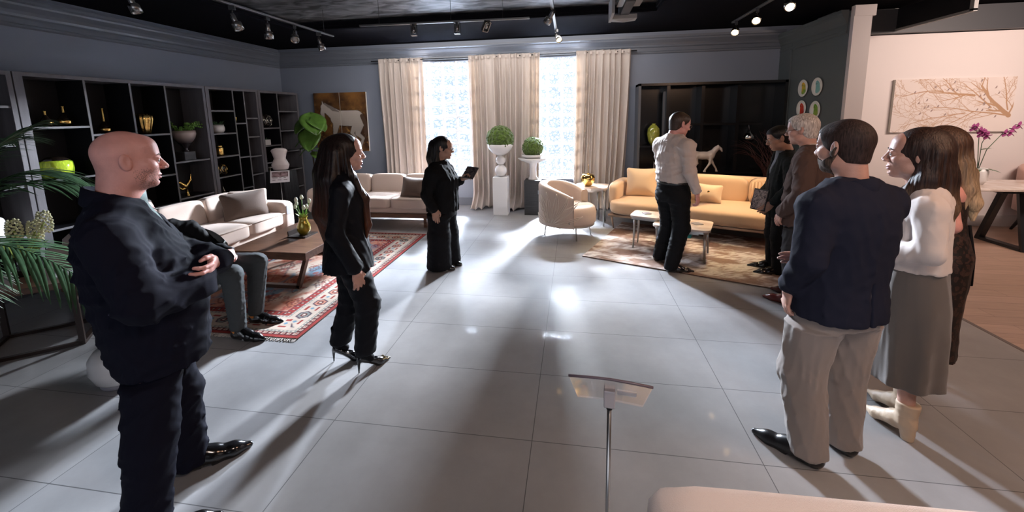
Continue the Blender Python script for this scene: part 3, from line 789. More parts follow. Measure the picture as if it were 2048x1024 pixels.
for sy in (-1, 1):
    for k in range(150):
        x = -.94+1.88*k/149
        fr.tube([(x, sy*1.40, .006), (x+random.uniform(-.008, .008), sy*1.42, .006), (x+random.uniform(-.012, .012), sy*1.437, .003)], .0038, 4, cap=False)
tag(fr.build('fringe', mat('ivory_fringe', (.55, .50, .45), .9), r1), kind='stuff')
def abstract(u, v):
    x = u*3.1; y = v*1.75
    n1 = fnoise(x, y, 5, 1.5, 5); n2 = fnoise(x+.4*n1, y*2, 15, 3.5, 5); n3 = fnoise(x+y, (y-x)*4, 25, 7., 3)
    a = C3(.15, .09, .07); b = C3(.62, .56, .52); c = C3(.30, .20, .155)
    col = mixc(np.broadcast_to(a, x.shape+(3,)), np.broadcast_to(c, x.shape+(3,)), np.clip((n1-.35)*4, 0, 1))
    col = mixc(col, np.broadcast_to(b, col.shape), np.clip((n2-.44)*6, 0, 1)*np.clip((n3-.30)*5, .25, 1))
    wv = np.abs(np.sin(30*(x+1.5*n2)+9*np.sin(7*y)))
    return col*(.86+.22*wv)[..., None]
ru = (math.cos(SA), math.sin(SA)); rv = (-math.sin(SA), math.cos(SA))
rug('brown and cream distressed abstract rug under the marble coffee tables', 3.1, 1.75, .01, abstract, (.11+ru[0]*1.55+rv[0]*.875, 4.72+ru[1]*1.55+rv[1]*.875, 0), SA, M_rugp)
# ================================================================== SCULPTING FIELD (smooth unions, meshed with surface nets)
class Field:
    def __init__(s, lo, hi, res):
        s.lo = np.array(lo, float); s.res = res
        n = np.ceil((np.array(hi)-s.lo)/res).astype(int)+1
        s.n = n
        s.ax = [s.lo[i]+res*np.arange(n[i]) for i in range(3)]
        s.d = np.full(tuple(n), 1.0, dtype=np.float32)
    def blk(s, lo, hi):
        sl = []; g = []
        for i in range(3):
            a = max(0, int(math.floor((lo[i]-s.lo[i])/s.res))); b = min(s.n[i], int(math.ceil((hi[i]-s.lo[i])/s.res))+1)
            if b <= a: return None, None
            sl.append(slice(a, b)); g.append(s.ax[i][a:b].astype(np.float32))
        return tuple(sl), (g[0][:, None, None], g[1][None, :, None], g[2][None, None, :])
    def op(s, fn, lo, hi, k, mode='u', m=None):
        mg = max(.02, k*1.6) if m is None else m
        sl, g = s.blk([a-mg for a in lo], [a+mg for a in hi])
        if sl is None: return
        a = s.d[sl]; b = fn(*g)
        if mode == 'u':
            if k > 0:
                h = np.clip(.5+.5*(a-b)/k, 0, 1); s.d[sl] = a*(1-h)+b*h-k*h*(1-h)
            else: s.d[sl] = np.minimum(a, b)
        elif mode == 's':
            b = -b
            if k > 0:
                h = np.clip(.5+.5*(b-a)/k, 0, 1); s.d[sl] = a*(1-h)+b*h+k*h*(1-h)
            else: s.d[sl] = np.maximum(a, b)
    def ell(s, c, r, k=.01, mode='u', R=None):
        c = np.array(c, float); r = np.array(r, float); rm = float(max(r))
        def fn(x, y, z):
            X, Y, Z = x-c[0], y-c[1], z-c[2]
            if R is not None:
                X, Y, Z = (R[0][0]*X+R[1][0]*Y+R[2][0]*Z, R[0][1]*X+R[1][1]*Y+R[2][1]*Z, R[0][2]*X+R[1][2]*Y+R[2][2]*Z)
            k0 = np.sqrt((X/r[0])**2+(Y/r[1])**2+(Z/r[2])**2)
            k1 = np.sqrt((X/r[0]**2)**2+(Y/r[1]**2)**2+(Z/r[2]**2)**2)+1e-6
            return k0*(k0-1)/k1
        s.op(fn, c-(rm if R is not None else r), c+(rm if R is not None else r), k, mode); return s
    def cone(s, a, b, ra, rb, k=.01, mode='u', sx=1.):
        a = np.array(a, float); b = np.array(b, float); ab = b-a; L2 = float(ab@ab)+1e-9; R = max(ra, rb)
        def fn(x, y, z):
            h = np.clip(((x-a[0])*ab[0]+(y-a[1])*ab[1]+(z-a[2])*ab[2])/L2, 0, 1)
            return np.sqrt((x-a[0]-h*ab[0])**2+(y-a[1]-h*ab[1])**2+(z-a[2]-h*ab[2])**2)-(ra+(rb-ra)*h)
        s.op(fn, np.minimum(a, b)-R, np.maximum(a, b)+R, k, mode); return s
    def chain(s, pts, rs, k=.01):
        for i in range(len(pts)-1): s.cone(pts[i], pts[i+1], rs[i], rs[i+1], k if i else k)
        return s
    def sect(s, secs, k=.02, p=2.3, flute=None, mode='u'):
        """stack of ellipse sections (z, cx, cy, rx, ry), clean flat ends"""
        S = np.array(sorted(secs), float); zz = S[:, 0]
        zf = np.linspace(zz[0], zz[-1], 160)
        def sm(c):
            v = np.interp(zf, zz, S[:, c]); ker = np.hanning(13); ker /= ker.sum()
            return np.convolve(np.pad(v, 6, mode='edge'), ker, 'valid')
        A = [sm(c) for c in (1, 2, 3, 4)]
        def fn(x, y, z):
            cx, cy, rx, ry = [np.interp(z.ravel(), zf, a).reshape(z.shape).astype(np.float32) for a in A]
            X = (x-cx); Y = (y-cy)
            if flute:
                th = np.arctan2(Y, X); w_ = np.clip((flute[2]-z)/max(1e-3, flute[2]-zz[0]), 0, 1)
                g = 1+flute[1]*w_*np.cos(flute[0]*th+1.3*np.sin(2*th))
                X = X/g; Y = Y/g
            q = (np.abs(X/rx)**p+np.abs(Y/ry)**p)**(1/p)
            d = (q-1)*np.minimum(rx, ry)
            return np.maximum(d, np.maximum(zz[0]-z, z-zz[-1]))
        lo = (float(min(S[:, 1]-S[:, 3]))-.03, float(min(S[:, 2]-S[:, 4]))-.03, zz[0]); hi = (float(max(S[:, 1]+S[:, 3]))+.03, float(max(S[:, 2]+S[:, 4]))+.03, zz[-1])
        s.op(fn, lo, hi, k, mode); return s
    def cut(s, fn, k=0.):
        """remove where fn(x,y,z) > 0 (half space or the like)"""
        g = (s.ax[0][:, None, None], s.ax[1][None, :, None], s.ax[2][None, None, :])
        s.d = np.maximum(s.d, fn(*g)).astype(np.float32); return s
    def grid(s): return (s.ax[0][:, None, None], s.ax[1][None, :, None], s.ax[2][None, None, :])
    def fold(s, amp, f=16., seed=1, aniso=(1, 1, 1), band=.05):
        f = f*2.6
        """cloth folds: ridged warped waves pressed into the surface"""
        idx = np.nonzero(np.abs(s.d) < band)
        x = s.ax[0][idx[0]]*aniso[0]; y = s.ax[1][idx[1]]*aniso[1]; z = s.ax[2][idx[2]]*aniso[2]
        rs = np.random.RandomState(seed); t = 0
        for i in range(4):
            d = rs.normal(size=3); d /= np.linalg.norm(d); e = rs.normal(size=3); e /= np.linalg.norm(e); ff = f*(1+.55*i)
            wv = np.sin((x*d[0]+y*d[1]+z*d[2])*ff+rs.rand()*6+1.6*np.sin((x*e[0]+y*e[1]+z*e[2])*ff*.45+rs.rand()*6))
            t = t+(1-2*np.abs(wv))/(1+i*.6)
        t = np.where(t > 0, t, t*.5)
        s.d[idx] += (-amp*1.5*t/2.2).astype(np.float32); return s
    def mesh(s):
        d = s.d; n = d.shape; neg = d < 0
        c = np.zeros((n[0]-1, n[1]-1, n[2]-1), dtype=np.int8)
        offs = [(i, j, k) for i in (0, 1) for j in (0, 1) for k in (0, 1)]
        for (i, j, k) in offs: c += neg[i:n[0]-1+i, j:n[1]-1+j, k:n[2]-1+k]
        ac = np.nonzero((c > 0) & (c < 8)); A = np.stack(ac, 1); M_ = len(A)
        idm = -np.ones(c.shape, dtype=np.int64); idm[ac] = np.arange(M_)
        val = {o: d[ac[0]+o[0], ac[1]+o[1], ac[2]+o[2]].astype(np.float64) for o in offs}
        P_ = np.zeros((M_, 3)); W_ = np.zeros(M_)
        for o in offs:
            for ax in range(3):
                if o[ax]: continue
                o2 = list(o); o2[ax] = 1; o2 = tuple(o2)
                a, b = val[o], val[o2]; mk = (a < 0) != (b < 0)
                t = np.where(mk, a/np.where(mk, a-b, 1), 0)
                q = np.tile(np.array(o, float), (M_, 1)); q[:, ax] = t
                P_ += q*mk[:, None]; W_ += mk
        P_ = (P_/W_[:, None]+A)*s.res+s.lo
        F_ = []
        for ax in range(3):
            u, v = (ax+1) % 3, (ax+2) % 3
            sl1 = [slice(0, n[i]) for i in range(3)]; sl2 = list(sl1); sl1[ax] = slice(0, n[ax]-1); sl2[ax] = slice(1, n[ax])
            for i in (u, v): sl1[i] = slice(1, n[i]-1); sl2[i] = slice(1, n[i]-1)
            a, b = neg[tuple(sl1)], neg[tuple(sl2)]
            e = np.nonzero(a != b); E_ = np.stack(e, 1); E_[:, u] += 1; E_[:, v] += 1
            sg = a[e]
            def cell(du, dv):
                q = E_.copy(); q[:, u] -= du; q[:, v] -= dv
                return idm[q[:, 0], q[:, 1], q[:, 2]]
            q = np.stack([cell(1, 1), cell(0, 1), cell(0, 0), cell(1, 0)], 1)
            q[~sg] = q[~sg][:, ::-1]
            F_.append(q)
        F_ = np.concatenate(F_); F_ = F_[(F_ >= 0).all(1)]
        return P_, F_
def relax(P_, F_, it=2, lam=.5):
    """laplacian smoothing of the quad mesh"""
    a = np.concatenate([F_[:, [0, 1]], F_[:, [1, 2]], F_[:, [2, 3]], F_[:, [3, 0]]])
    n = len(P_); cnt = np.bincount(a[:, 0], minlength=n)+np.bincount(a[:, 1], minlength=n)
    for _ in range(it):
        S_ = np.stack([np.bincount(a[:, 0], weights=P_[a[:, 1], c], minlength=n)+np.bincount(a[:, 1], weights=P_[a[:, 0], c], minlength=n) for c in range(3)], 1)
        P_ = P_*(1-lam)+lam*S_/np.maximum(cnt, 1)[:, None]
    return P_
def sdf_obj(name, F, m, parent=None, it=1, mats=None, fmat=None, M=None):
    P_, Q = F.mesh(); P_ = relax(P_, Q, it)
    fm = fmat(P_[Q].mean(1)) if fmat else None
    if M is not None:
        R_ = np.array(M.to_3x3()); P_ = P_ @ R_.T+np.array(M.translation)
    return mesh_obj(name, P_, Q, m, parent, True, mats, fm)
# ================================================================== DECOR
M_dkglass = mat('black_brown_lacquer', (.012, .008, .006), .10, coat=.6)
M_goldband = mat('warm_gold_leaf', (.85, .55, .18), .22, 1., bump=.2, bscale=60)
def lathed(name, label, cat, loc, prof, m, n=32, ribs=0, amp=0., group=None, sc=1.):
    o = MB().lathe([(r*sc, z*sc) for r, z in prof], n, ribs=ribs, amp=amp).build(name, m, loc=loc)
    return tag(o, label, cat, group)
def bottle(label, y, z, s, neck):
    o = lathed('bottle_vase', label, 'vase', (-5.52, y, z), [(0, 0), (.035, 0), (.052, .03), (.055, .05), (.042, .08), (.018, .115), (.011, .13)], M_dkglass, sc=s)
    MB().lathe([(.011*s, .12*s), (.010*s, (.13+neck)*s), (.017*s, (.14+neck)*s), (.0, (.14+neck)*s)], 16).build('neck', M_gold, o)
    MB().lathe([(.052*s, .026*s), (.0565*s, .048*s), (.052*s, .064*s), (.048*s, .062*s)], 32).build('gold_band', M_goldband, o)
    return o
bottle('small black and gold bottle vase, left of the pair on the upper left shelf', 3.50, 1.67, .95, .035)
bottle('taller black and gold bottle vase, right of the pair on the upper left shelf', 3.66, 1.67, 1.15, .05)
bottle('long-necked black and gold bottle vase alone above the bald man', 4.03, 1.575, 1.1, .13)
o = lathed('ribbed_vase', 'ribbed amber gold vase on the upper shelf', 'vase', (-5.52, 4.48, 1.545), [(0, 0), (.05, 0), (.06, .02), (.085, .12), (.10, .19), (.095, .235), (.075, .265), (.068, .262), (.08, .22), (0, .05)], M_goldband, 64, 12, .10)
# goblet planter on a black block
tag(MB().box((0, 0, .06), (.16, .17, .12), .003).build('riser_block', mat('charcoal_block', (.06, .06, .065), .5), loc=(-5.52, 4.99, 1.15)), 'charcoal block carrying the goblet planter', 'riser block')
m = bpy.data.materials.new('ombre_brown_glaze'); nt, N, L, P = nodes_of(m)
tc = N.new('ShaderNodeTexCoord'); sx = N.new('ShaderNodeSeparateXYZ'); L.new(tc.outputs['Object'], sx.inputs[0])
cr = N.new('ShaderNodeValToRGB'); cr.color_ramp.elements[0].position = .12; cr.color_ramp.elements[1].position = .26
cr.color_ramp.elements[0].color = (.03, .025, .03, 1); cr.color_ramp.elements[1].color = (.46, .37, .34, 1)
L.new(sx.outputs[2], cr.inputs[0]); L.new(cr.outputs[0], P.inputs['Base Color']); P.inputs['Roughness'].default_value = .15; P.inputs['Coat Weight'].default_value = .5
gob = lathed('goblet_planter', 'large glazed goblet planter with trailing succulents', 'planter', (-5.52, 5.01, 1.27), [(0, 0), (.045, 0), (.045, .01), (.022, .03), (.035, .06), (.085, .12), (.125, .19), (.14, .25), (.135, .30), (.122, .30), (.12, .27), (0, .25)], m, 40)
M_leafg = mat('bright_green_leaf', (.12, .26, .04), .5, var=.3, vscale=30)
M_leafd = mat('dark_green_leaf', (.05, .11, .05), .4, var=.3, vscale=12)
M_leafl = mat('pale_lime_leaf', (.36, .46, .10), .5)
def blade(mb, base, d, L_, w_, droop=.3, n=6, fold=.0):
    d = Vector(d).normalized(); s = d.cross(Vector((0, 0, 1)))
    s = s.normalized() if s.length > .01 else Vector((1, 0, 0))
    v = []; b = Vector(base)
    for i in range(n+1):
        q = i/n; p = b+d*L_*q+Vector((0, 0, -droop*L_*q*q)); ww = w_*math.sin(PI*min(1, .12+q*.88))**.8 if i < n else 0.0005
        v += [p-s*ww, p+Vector((0, 0, fold*ww)), p+s*ww]
    f = []
    for i in range(n): f += [(3*i, 3*i+1, 3*i+4, 3*i+3), (3*i+1, 3*i+2, 3*i+5, 3*i+4)]
    mb.add(v, f)
random.seed(5)
fl = MB(); st = MB()
for k in range(18):
    a = random.uniform(0, 2*PI); b0 = Vector((.06*math.cos(a), .06*math.sin(a), .27)); tip = b0+Vector((.11*math.cos(a), .17*math.sin(a), random.uniform(.02, .17)))
    st.tube([b0, (b0+tip)/2+Vector((0, 0, .05)), tip], .004, 5)
    for q in range(7):
        t_ = q/6; p = b0.lerp(tip, t_)+Vector((0, 0, .05*math.sin(PI*t_)))
        for r_ in range(3):
            aa = random.uniform(0, 6.3); fl.lathe([(0, -.011), (.009, -.003), (.008, .006), (0, .012)], 6, T(p.x+.013*math.cos(aa), p.y+.013*math.sin(aa), p.z))
tag(fl.build('foliage', M_leafg, gob), kind='stuff'); st.build('stem', M_leafg, gob)
def grass_pot(label, y, z, r, h, spiky=True, sq=False):
    if sq:
        o = tag(MB().box((0, 0, h/2), (r*2, r*2, h), .004).build('plant_pot', M_white, loc=(-5.50, y, z)), label, 'potted plant')
    else:
        o = lathed('plant_pot', label, 'potted plant', (-5.50, y, z), [(0, 0), (r*.7, 0), (r*.98, h*.3), (r, h*.6), (r*.85, h), (r*.75, h*.95), (0, h*.8)], M_white)
    g = MB()
    for k in range(38):
        a = random.uniform(0, 2*PI); e = random.uniform(.3, 1.4)
        blade(g, (.4*r*math.cos(a), .4*r*math.sin(a), h*.9), (math.cos(a), math.sin(a), e), random.uniform(1.1, 1.9)*r, .006, .25, 5)
    tag(g.build('foliage', M_leafd, o), kind='stuff')
    return o
grass_pot('round white pot with dark spiky grass on the second bookcase', 5.56, 1.51, .09, .13)
grass_pot('small square white pot with a tuft of grass in the corner bookcase', 6.50, 1.25, .065, .10, sq=True)
o = lathed('lidded_jar', 'amber gold lidded jar on the second bookcase', 'jar', (-5.50, 5.54, 1.155), [(0, 0), (.055, 0), (.06, .02), (.06, .12), (.05, .14), (0, .14)], M_goldband)
MB().lathe([(.045, .14), (.048, .15), (.04, .168), (.012, .172), (.012, .185), (0, .19)], 24).build('lid', M_gold, o)
lathed('cup', 'small gold cup in a narrow compartment', 'cup', (-5.50, 5.90, 1.66), [(0, 0), (.03, 0), (.035, .09), (.03, .1), (0, .085)], M_goldband)
def pattern_ball(label, y, z, r, m1, m2):
    o = MB().lathe([(0, -r)]+[(r*math.cos(a), r*math.sin(a)) for a in np.linspace(-1.4, 1.4, 15)]+[(0, r)], 28).build('decor_ball', m1, loc=(-5.48, y, z+r))
    b = MB()
    random.seed(11)
    for k in range(16):
        d = Vector((random.gauss(0, 1), random.gauss(0, 1), random.gauss(0, 1))).normalized(); e = d.orthogonal().normalized(); f_ = d.cross(e)
        pts = [(d*.85+(e*math.cos(a)+f_*math.sin(a))*.53).normalized()*(r*1.015) for a in np.linspace(0, 2*PI, 7)]
        b.tube(pts, r*.05, 5)
    b.build('net_pattern', m2, o)
    return tag(o, label, 'decorative ball')
pattern_ball('black ball with gold network on the second bookcase', 5.48, .84, .10, M_dkglass, M_gold)
pattern_ball('black ball with silver network in the corner bookcase', 6.52, 1.56, .12, M_dkglass, mat('pale_silver', (.7, .66, .55), .25, 1.))
# lime jar
o = lathed('lidded_jar', 'big lime green glass jar with dark lid on the left bookcase', 'jar', (-5.50, 3.50, 1.12), [(0, 0), (.11, 0), (.125, .02), (.135, .10), (.13, .17), (.11, .19), (0, .19)],
            wave_mat('streaked_lime_glass', (.10, .20, .01), (.60, .75, .06), 14, (1, 1, .35), .08, 8), 40)
MB().lathe([(.105, .188), (.10, .205), (.07, .225), (0, .235)], 32).build('lid', M_dkglass, o)
# gold eagle
E_ = Field((-.12, -.14, 0), (.12, .16, .34), .005)
E_.cone((0, 0, 0), (0, 0, .09), .035, .012, .01).cone((0, 0, .09), (0, -.02, .16), .012, .03, .02).cone((0, -.02, .16), (0, .03, .20), .03, .018, .02).cone((0, .03, .20), (0, .07, .195), .014, .004, .01)
E_.chain([(0, .0, .17), (.02, .05, .24), (.03, .06, .33)], [.025, .018, .004], .01).chain([(0, -.03, .17), (-.02, -.08, .22), (-.03, -.12, .23)], [.028, .02, .005], .01).chain([(0, -.02, .13), (0, -.07, .12), (0, -.11, .16)], [.02, .014, .005], .01)
o = sdf_obj('eagle_figurine', E_, M_gold); o.location = (-5.50, 4.92, .62+.001); tag(o, 'gold eagle figurine with raised wing on a low shelf', 'figurine')
E_ = Field((-.06, -.08, 0), (.06, .08, .20), .005)
E_.ell((0, 0, .05), (.03, .045, .045)).cone((0, .02, .08), (0, .0, .17), .012, .005).cone((0, -.03, .05), (0, -.07, .03), .015, .004)
o = sdf_obj('bird_figurine', E_, mat('pale_silver', (.7, .66, .55), .25, 1.)); o.location = (-5.48, 5.50, .5); tag(o, 'small silver bird figurine low on the second bookcase', 'figurine')
o = lathed('cake_stand', 'silver pedestal cake stand in the corner bookcase', 'cake stand', (-5.48, 6.52, .72), [(0, 0), (.10, 0), (.10, .012), (.02, .02), (.018, .10), (.05, .115), (.135, .12), (.135, .14), (0, .14)], M_chromed)
lathed('lantern_vase', 'white faceted lantern vase at the far left edge behind palm', 'vase', (-5.45, 2.90, .60+.001), [(0, 0), (.07, 0), (.10, .05), (.085, .10), (.11, .15), (.09, .21), (.05, .24), (0, .24)], M_white, 8)

# torso sculpture on black ribbed plinth with sign
t = thing('pedestal', 'black ribbed tapering pedestal beside the left sofa', 'pedestal', (-4.74, 5.88, 0))
MB().add([(sx*w_, sy*w_, z) for (w_, z) in ((.20, 0), (.155, .87)) for sx, sy in ((-1, -1), (1, -1), (1, 1), (-1, 1))], [(0, 1, 5, 4), (1, 2, 6, 5), (2, 3, 7, 6), (3, 0, 4, 7), (3, 2, 1, 0), (4, 5, 6, 7)], smooth=False).build('column', mat('black_ribbed_wood', (.012, .012, .013), .5, bump=.8, bscale=30, stretch=(1, 1, .05)), t)
S_ = Field((-.18, -.12, -.01), (.18, .12, .40), .005)
S_.sect([(0, 0, 0, .05, .04), (.02, 0, 0, .11, .07), (.10, 0, 0, .135, .085), (.20, 0, 0, .085, .065), (.28, 0, 0, .105, .07), (.33, 0, 0, .125, .065), (.36, 0, 0, .10, .05), (.372, 0, 0, .04, .03)], .01)
S_.cone((0, -.10, .06), (0, -.085, .34), .008, .006, .015, 's')
o = sdf_obj('torso_sculpture', S_, mat('matte_white_plaster', (.74, .66, .64), .5)); o.location = (-4.74, 5.88, .872); o.rotation_euler = (0, 0, rad(20)); tag(o, 'white torso sculpture standing on the black ribbed pedestal', 'sculpture')
t = thing('sign_holder', 'small printed sign card on a thin floor stand beside the left sofa', 'sign stand', (-4.43, 5.46, 0), rad(30))
MB().lathe([(0, 0), (.11, 0), (.11, .008), (0, .012)], 24).build('base', M_chromed, t)
MB().tube([(0, .01, .01), (0, .01, .78)], .006, 8).build('pole', M_chromed, t)
TS = T(0, 0, .84) @ RX(-.5)
cd = MB().box((0, 0, 0), (.26, .008, .19), .001, TS).build('card', mat('white_card', (.66, .63, .66), .5), t)
ph = MB().box((0, -.0055, .035), (.22, .003, .085), 0, TS).build('photo_print', wave_mat('pinkish_photo_print', (.10, .06, .06), (.42, .30, .32), 18, (1, 1, 1), .5), cd)
tx = MB()
for k, (x0, x1, z) in enumerate(((-.10, -.03, -.02), (-.01, .02, -.02), (.05, .08, -.02), (-.10, -.06, -.055), (-.03, .02, -.055), (.05, .10, -.055))):
    tx.box(((x0+x1)/2, -.0055, z), (x1-x0, .002, .008), 0, TS)
tx.build('text_line', mat('dark_grey_ink', (.10, .08, .09), .6), cd)

# centre plinths
o = tag(MB().box((0, 0, .33), (.25, .25, .66), .004).build('pedestal', mat('white_plinth_paint', (.72, .72, .73), .45), loc=(-1.24, 6.76, 0)), 'tall white square plinth before the middle curtain', 'pedestal')
def sph(r, z): return [(max(0, r*math.cos(a)), z+r*math.sin(a)) for a in np.linspace(-PI/2, PI/2, 17)]
b = lathed('pedestal_bowl', 'glossy white bowl on two stacked spheres on the white plinth', 'bowl', (-1.24, 6.76, .66), sph(.105, .105), M_white)
MB().lathe(sph(.085, .285)).build('sphere', M_white, b)
MB().lathe([(0, .365), (.06, .37), (.15, .42), (.21, .50), (.225, .56), (.215, .562), (.19, .50), (.0, .45)], 40).build('bowl', M_white, b)
def moss(label, loc, r):
    rs = np.random.RandomState(int(r*1000))
    F = Field((-r*1.15,)*3, (r*1.15,)*3, r/34)
    F.ell((0, 0, 0), (r*.97,)*3, 0)
    g = F.grid(); n = 0
    d = rs.normal(size=(420, 3)); d /= np.linalg.norm(d, axis=1)[:, None]
    for p in d*r*.95: F.ell(p, (r*.085*rs.uniform(.7, 1.2),)*3, r*.03)
    o = sdf_obj('moss_ball', F, mat('green_moss', (.055, .10, .008), .95, bump=1., bscale=70, var=.5, vscale=24, sheen=.3), it=0)
    o.location = loc; return tag(o, label, 'moss ball')
moss('large green moss ball resting in the white bowl', (-1.24, 6.76, 1.30), .235)
o = tag(MB().box((0, 0, .30), (.28, .28, .60), .004).build('pedestal', mat('black_carved_plinth', (.018, .019, .022), .5, bump=1., bscale=22, stretch=(.25, .25, 2.2)), loc=(-.69, 6.83, 0)), 'black rippled plinth before the second window', 'pedestal')
b = lathed('pedestal_dish', 'white pedestal dish on the black rippled plinth', 'dish', (-.69, 6.83, .60), [(0, 0), (.085, 0), (.09, .02), (.06, .06), (.055, .20), (.07, .28), (.20, .33), (.255, .365), (.255, .375), (.0, .365)], M_white)
MB().lathe([(0, .375), (.14, .375), (.19, .41), (.195, .435), (.18, .43), (0, .40)], 36).build('plate', M_white, b)
moss('smaller green moss ball on the white pedestal dish', (-.69, 6.83, 1.155), .178)

# gold apple
ap = lathed('apple_ornament', 'polished gold apple ornament on the marble side table', 'ornament', (.22, 6.24, .60), [(0, .015), (.03, .0), (.07, .02), (.105, .08), (.108, .13), (.085, .18), (.05, .192), (.015, .175), (0, .165)], M_gold)
MB().tube([(0, 0, .165), (.004, 0, .21), (.012, .0, .27), (.01, 0, .33)], [.006, .004, .003, .002], 8).build('stem', M_gold, ap)

# cabinet decor
lathed('vase', 'tall olive green glazed vase in the black cabinet', 'vase', (1.34, 7.14, 1.156), [(0, 0), (.05, 0), (.085, .08), (.105, .19), (.095, .28), (.05, .335), (.03, .345), (.035, .365), (.025, .365), (0, .33)], mat('olive_green_glaze', (.26, .27, .045), .12, coat=.6, var=.25, vscale=18))
lathed('vase', 'small pale teardrop vase low in the black cabinet', 'vase', (1.36, 7.10, .616), [(0, 0), (.07, 0), (.075, .04), (.02, .11), (.006, .16), (.004, .26), (0, .26)], mat('pale_pink_vase', (.5, .42, .42), .4))
HS = Field((-.30, -.09, -.01), (.32, .09, .46), .005)
HS.ell((0, 0, .27), (.15, .058, .068), .03).ell((-.12, 0, .275), (.075, .056, .072), .03).ell((.11, 0, .27), (.065, .055, .075), .03)
HS.chain([(.13, 0, .30), (.19, 0, .375), (.225, 0, .405)], [.052, .036, .028], .03).chain([(.225, 0, .405), (.265, 0, .38), (.285, 0, .345)], [.030, .022, .015], .012)
for s_ in (-1, 1): HS.cone((.222, s_*.014, .425), (.226, s_*.018, .452), .008, .003, .006)
for (x, y, kx, ax_, fx) in ((.12, .03, .16, .22, .225), (.11, -.03, .10, .035, .02), (-.14, .03, -.19, -.235, -.22), (-.13, -.03, -.10, -.155, -.14)):
    HS.chain([(x, y, .24), (kx, y, .145), (ax_, y, .045), (fx, y, .012)], [.042 if x < 0 else .032, .019, .012, .017], .012)
    HS.cone((fx, y, .008), (fx+.012, y, .006), .016, .014, .005)
HS.chain([(-.19, 0, .31), (-.23, 0, .24), (-.235, 0, .15)], [.018, .02, .006], .012).chain([(.15, 0, .36), (.19, 0, .41), (.22, 0, .435)], [.012, .014, .008], .008)
HS.cut(lambda x, y, z: -z+0*x+0*y)
o = sdf_obj('horse_figurine', HS, mat('cream_horse_glaze', (.60, .50, .44), .35)); o.location = (2.12, 7.02-.0, .716); tag(o, 'cream walking horse figurine in the black cabinet', 'figurine')
o = lathed('pomegranate_ornament', 'silver pomegranate ornament in the black cabinet beside the twigs', 'ornament', (2.82, 7.06, 1.17), [(0, 0), (.04, .005), (.08, .05), (.085, .09), (.06, .14), (.02, .16), (.03, .185), (0, .17)], mat('polished_silver', (.75, .72, .70), .12, 1.))
MB().tube([(0, 0, .17), (-.01, 0, .25), (-.03, 0, .33)], .003, 6).build('stem', MATS['polished_silver'], o)
o.location.z = 1.20
tag(MB().box((0, 0, 0), (.26, .26, .02)).build('wall_shelf', M_cab, loc=(2.82, 7.08, 1.19)), 'short black shelf under the silver pomegranate', 'shelf')
# twisted twigs in tall vase
t = thing('twig_arrangement', 'dark red twisted willow twigs in the corner behind the man in black', 'dried twigs', (3.02, 6.62, 0))
lv = MB().lathe([(0, 0), (.10, 0), (.12, .1), (.11, .4), (.07, .55), (.06, .54), (.08, .4), (0, .05)], 28).build('floor_vase', M_dkglass, t)
random.seed(21); tw = MB()
for k in range(34):
    p = Vector((random.uniform(-.03, .03), random.uniform(-.03, .03), .3)); d = Vector((random.uniform(-.16, .05), random.uniform(-.08, .08), 1)); pts = [p.copy()]; rs_ = [.006]; a = random.uniform(0, 6)
    for q in range(22):
        a += .75; p = p+d*.052+Vector((math.cos(a)*.018, math.sin(a)*.018, 0)); d = (d+Vector((random.uniform(-.10, .08), random.uniform(-.06, .06), -.008*q))).normalized()
        if p.x+3.02 > 3.28: p.x = .26
        pts.append(p.copy()); rs_.append(.006*(1-q/24))
    tw.tube(pts, rs_, 5)
tag(tw.build('twigs', mat('dark_red_twig', (.06, .016, .014), .5), t), kind='stuff')

# walnut table vase
t = thing('tray', 'small dark square tray on the walnut coffee table', 'tray', (-2.98, 3.93, .423))
MB().box((0, 0, .006), (.22, .22, .012), .002).build('base', M_loop, t)
MB().box((-.105, 0, .035), (.012, .20, .06), .002).build('handle', M_loop, t)
v = lathed('vase', 'gold glass vase of white tulips on the walnut coffee table', 'vase', (-2.96, 3.93, .436), [(0, 0), (.045, 0), (.07, .05), (.068, .10), (.045, .15), (.04, .18), (.05, .20), (.043, .20), (0, .12)], mat('olive_gold_glass', (.38, .30, .03), .1, .4, coat=.6))
random.seed(4)
for k in range(7):
    a = 2*PI*k/7+.3; r_ = .03+.028*(k % 2); z_ = .30+.05*(k % 3)
    f = MB(); tip = Vector((r_*math.cos(a)*1.6, r_*math.sin(a)*1.6, z_))
    f.lathe([(0, -.02), (.015, -.012), (.019, .008), (.012, .03), (.004, .036), (0, .036)], 10, T(*tip))
    f.build('tulip_bloom', mat('ivory_petal', (.66, .66, .50), .5), v)
    MB().tube([(0, 0, .12), tip*.6+Vector((0, 0, .06)), tip], .004, 6).build('stem', M_leafg, v)
g = MB()
for k in range(9):
    a = 2*PI*k/9; blade(g, (.01*math.cos(a), .01*math.sin(a), .17), (math.cos(a)*.6, math.sin(a)*.6, 1), .13, .016, .3)
g.build('leaves', M_leafl, v)

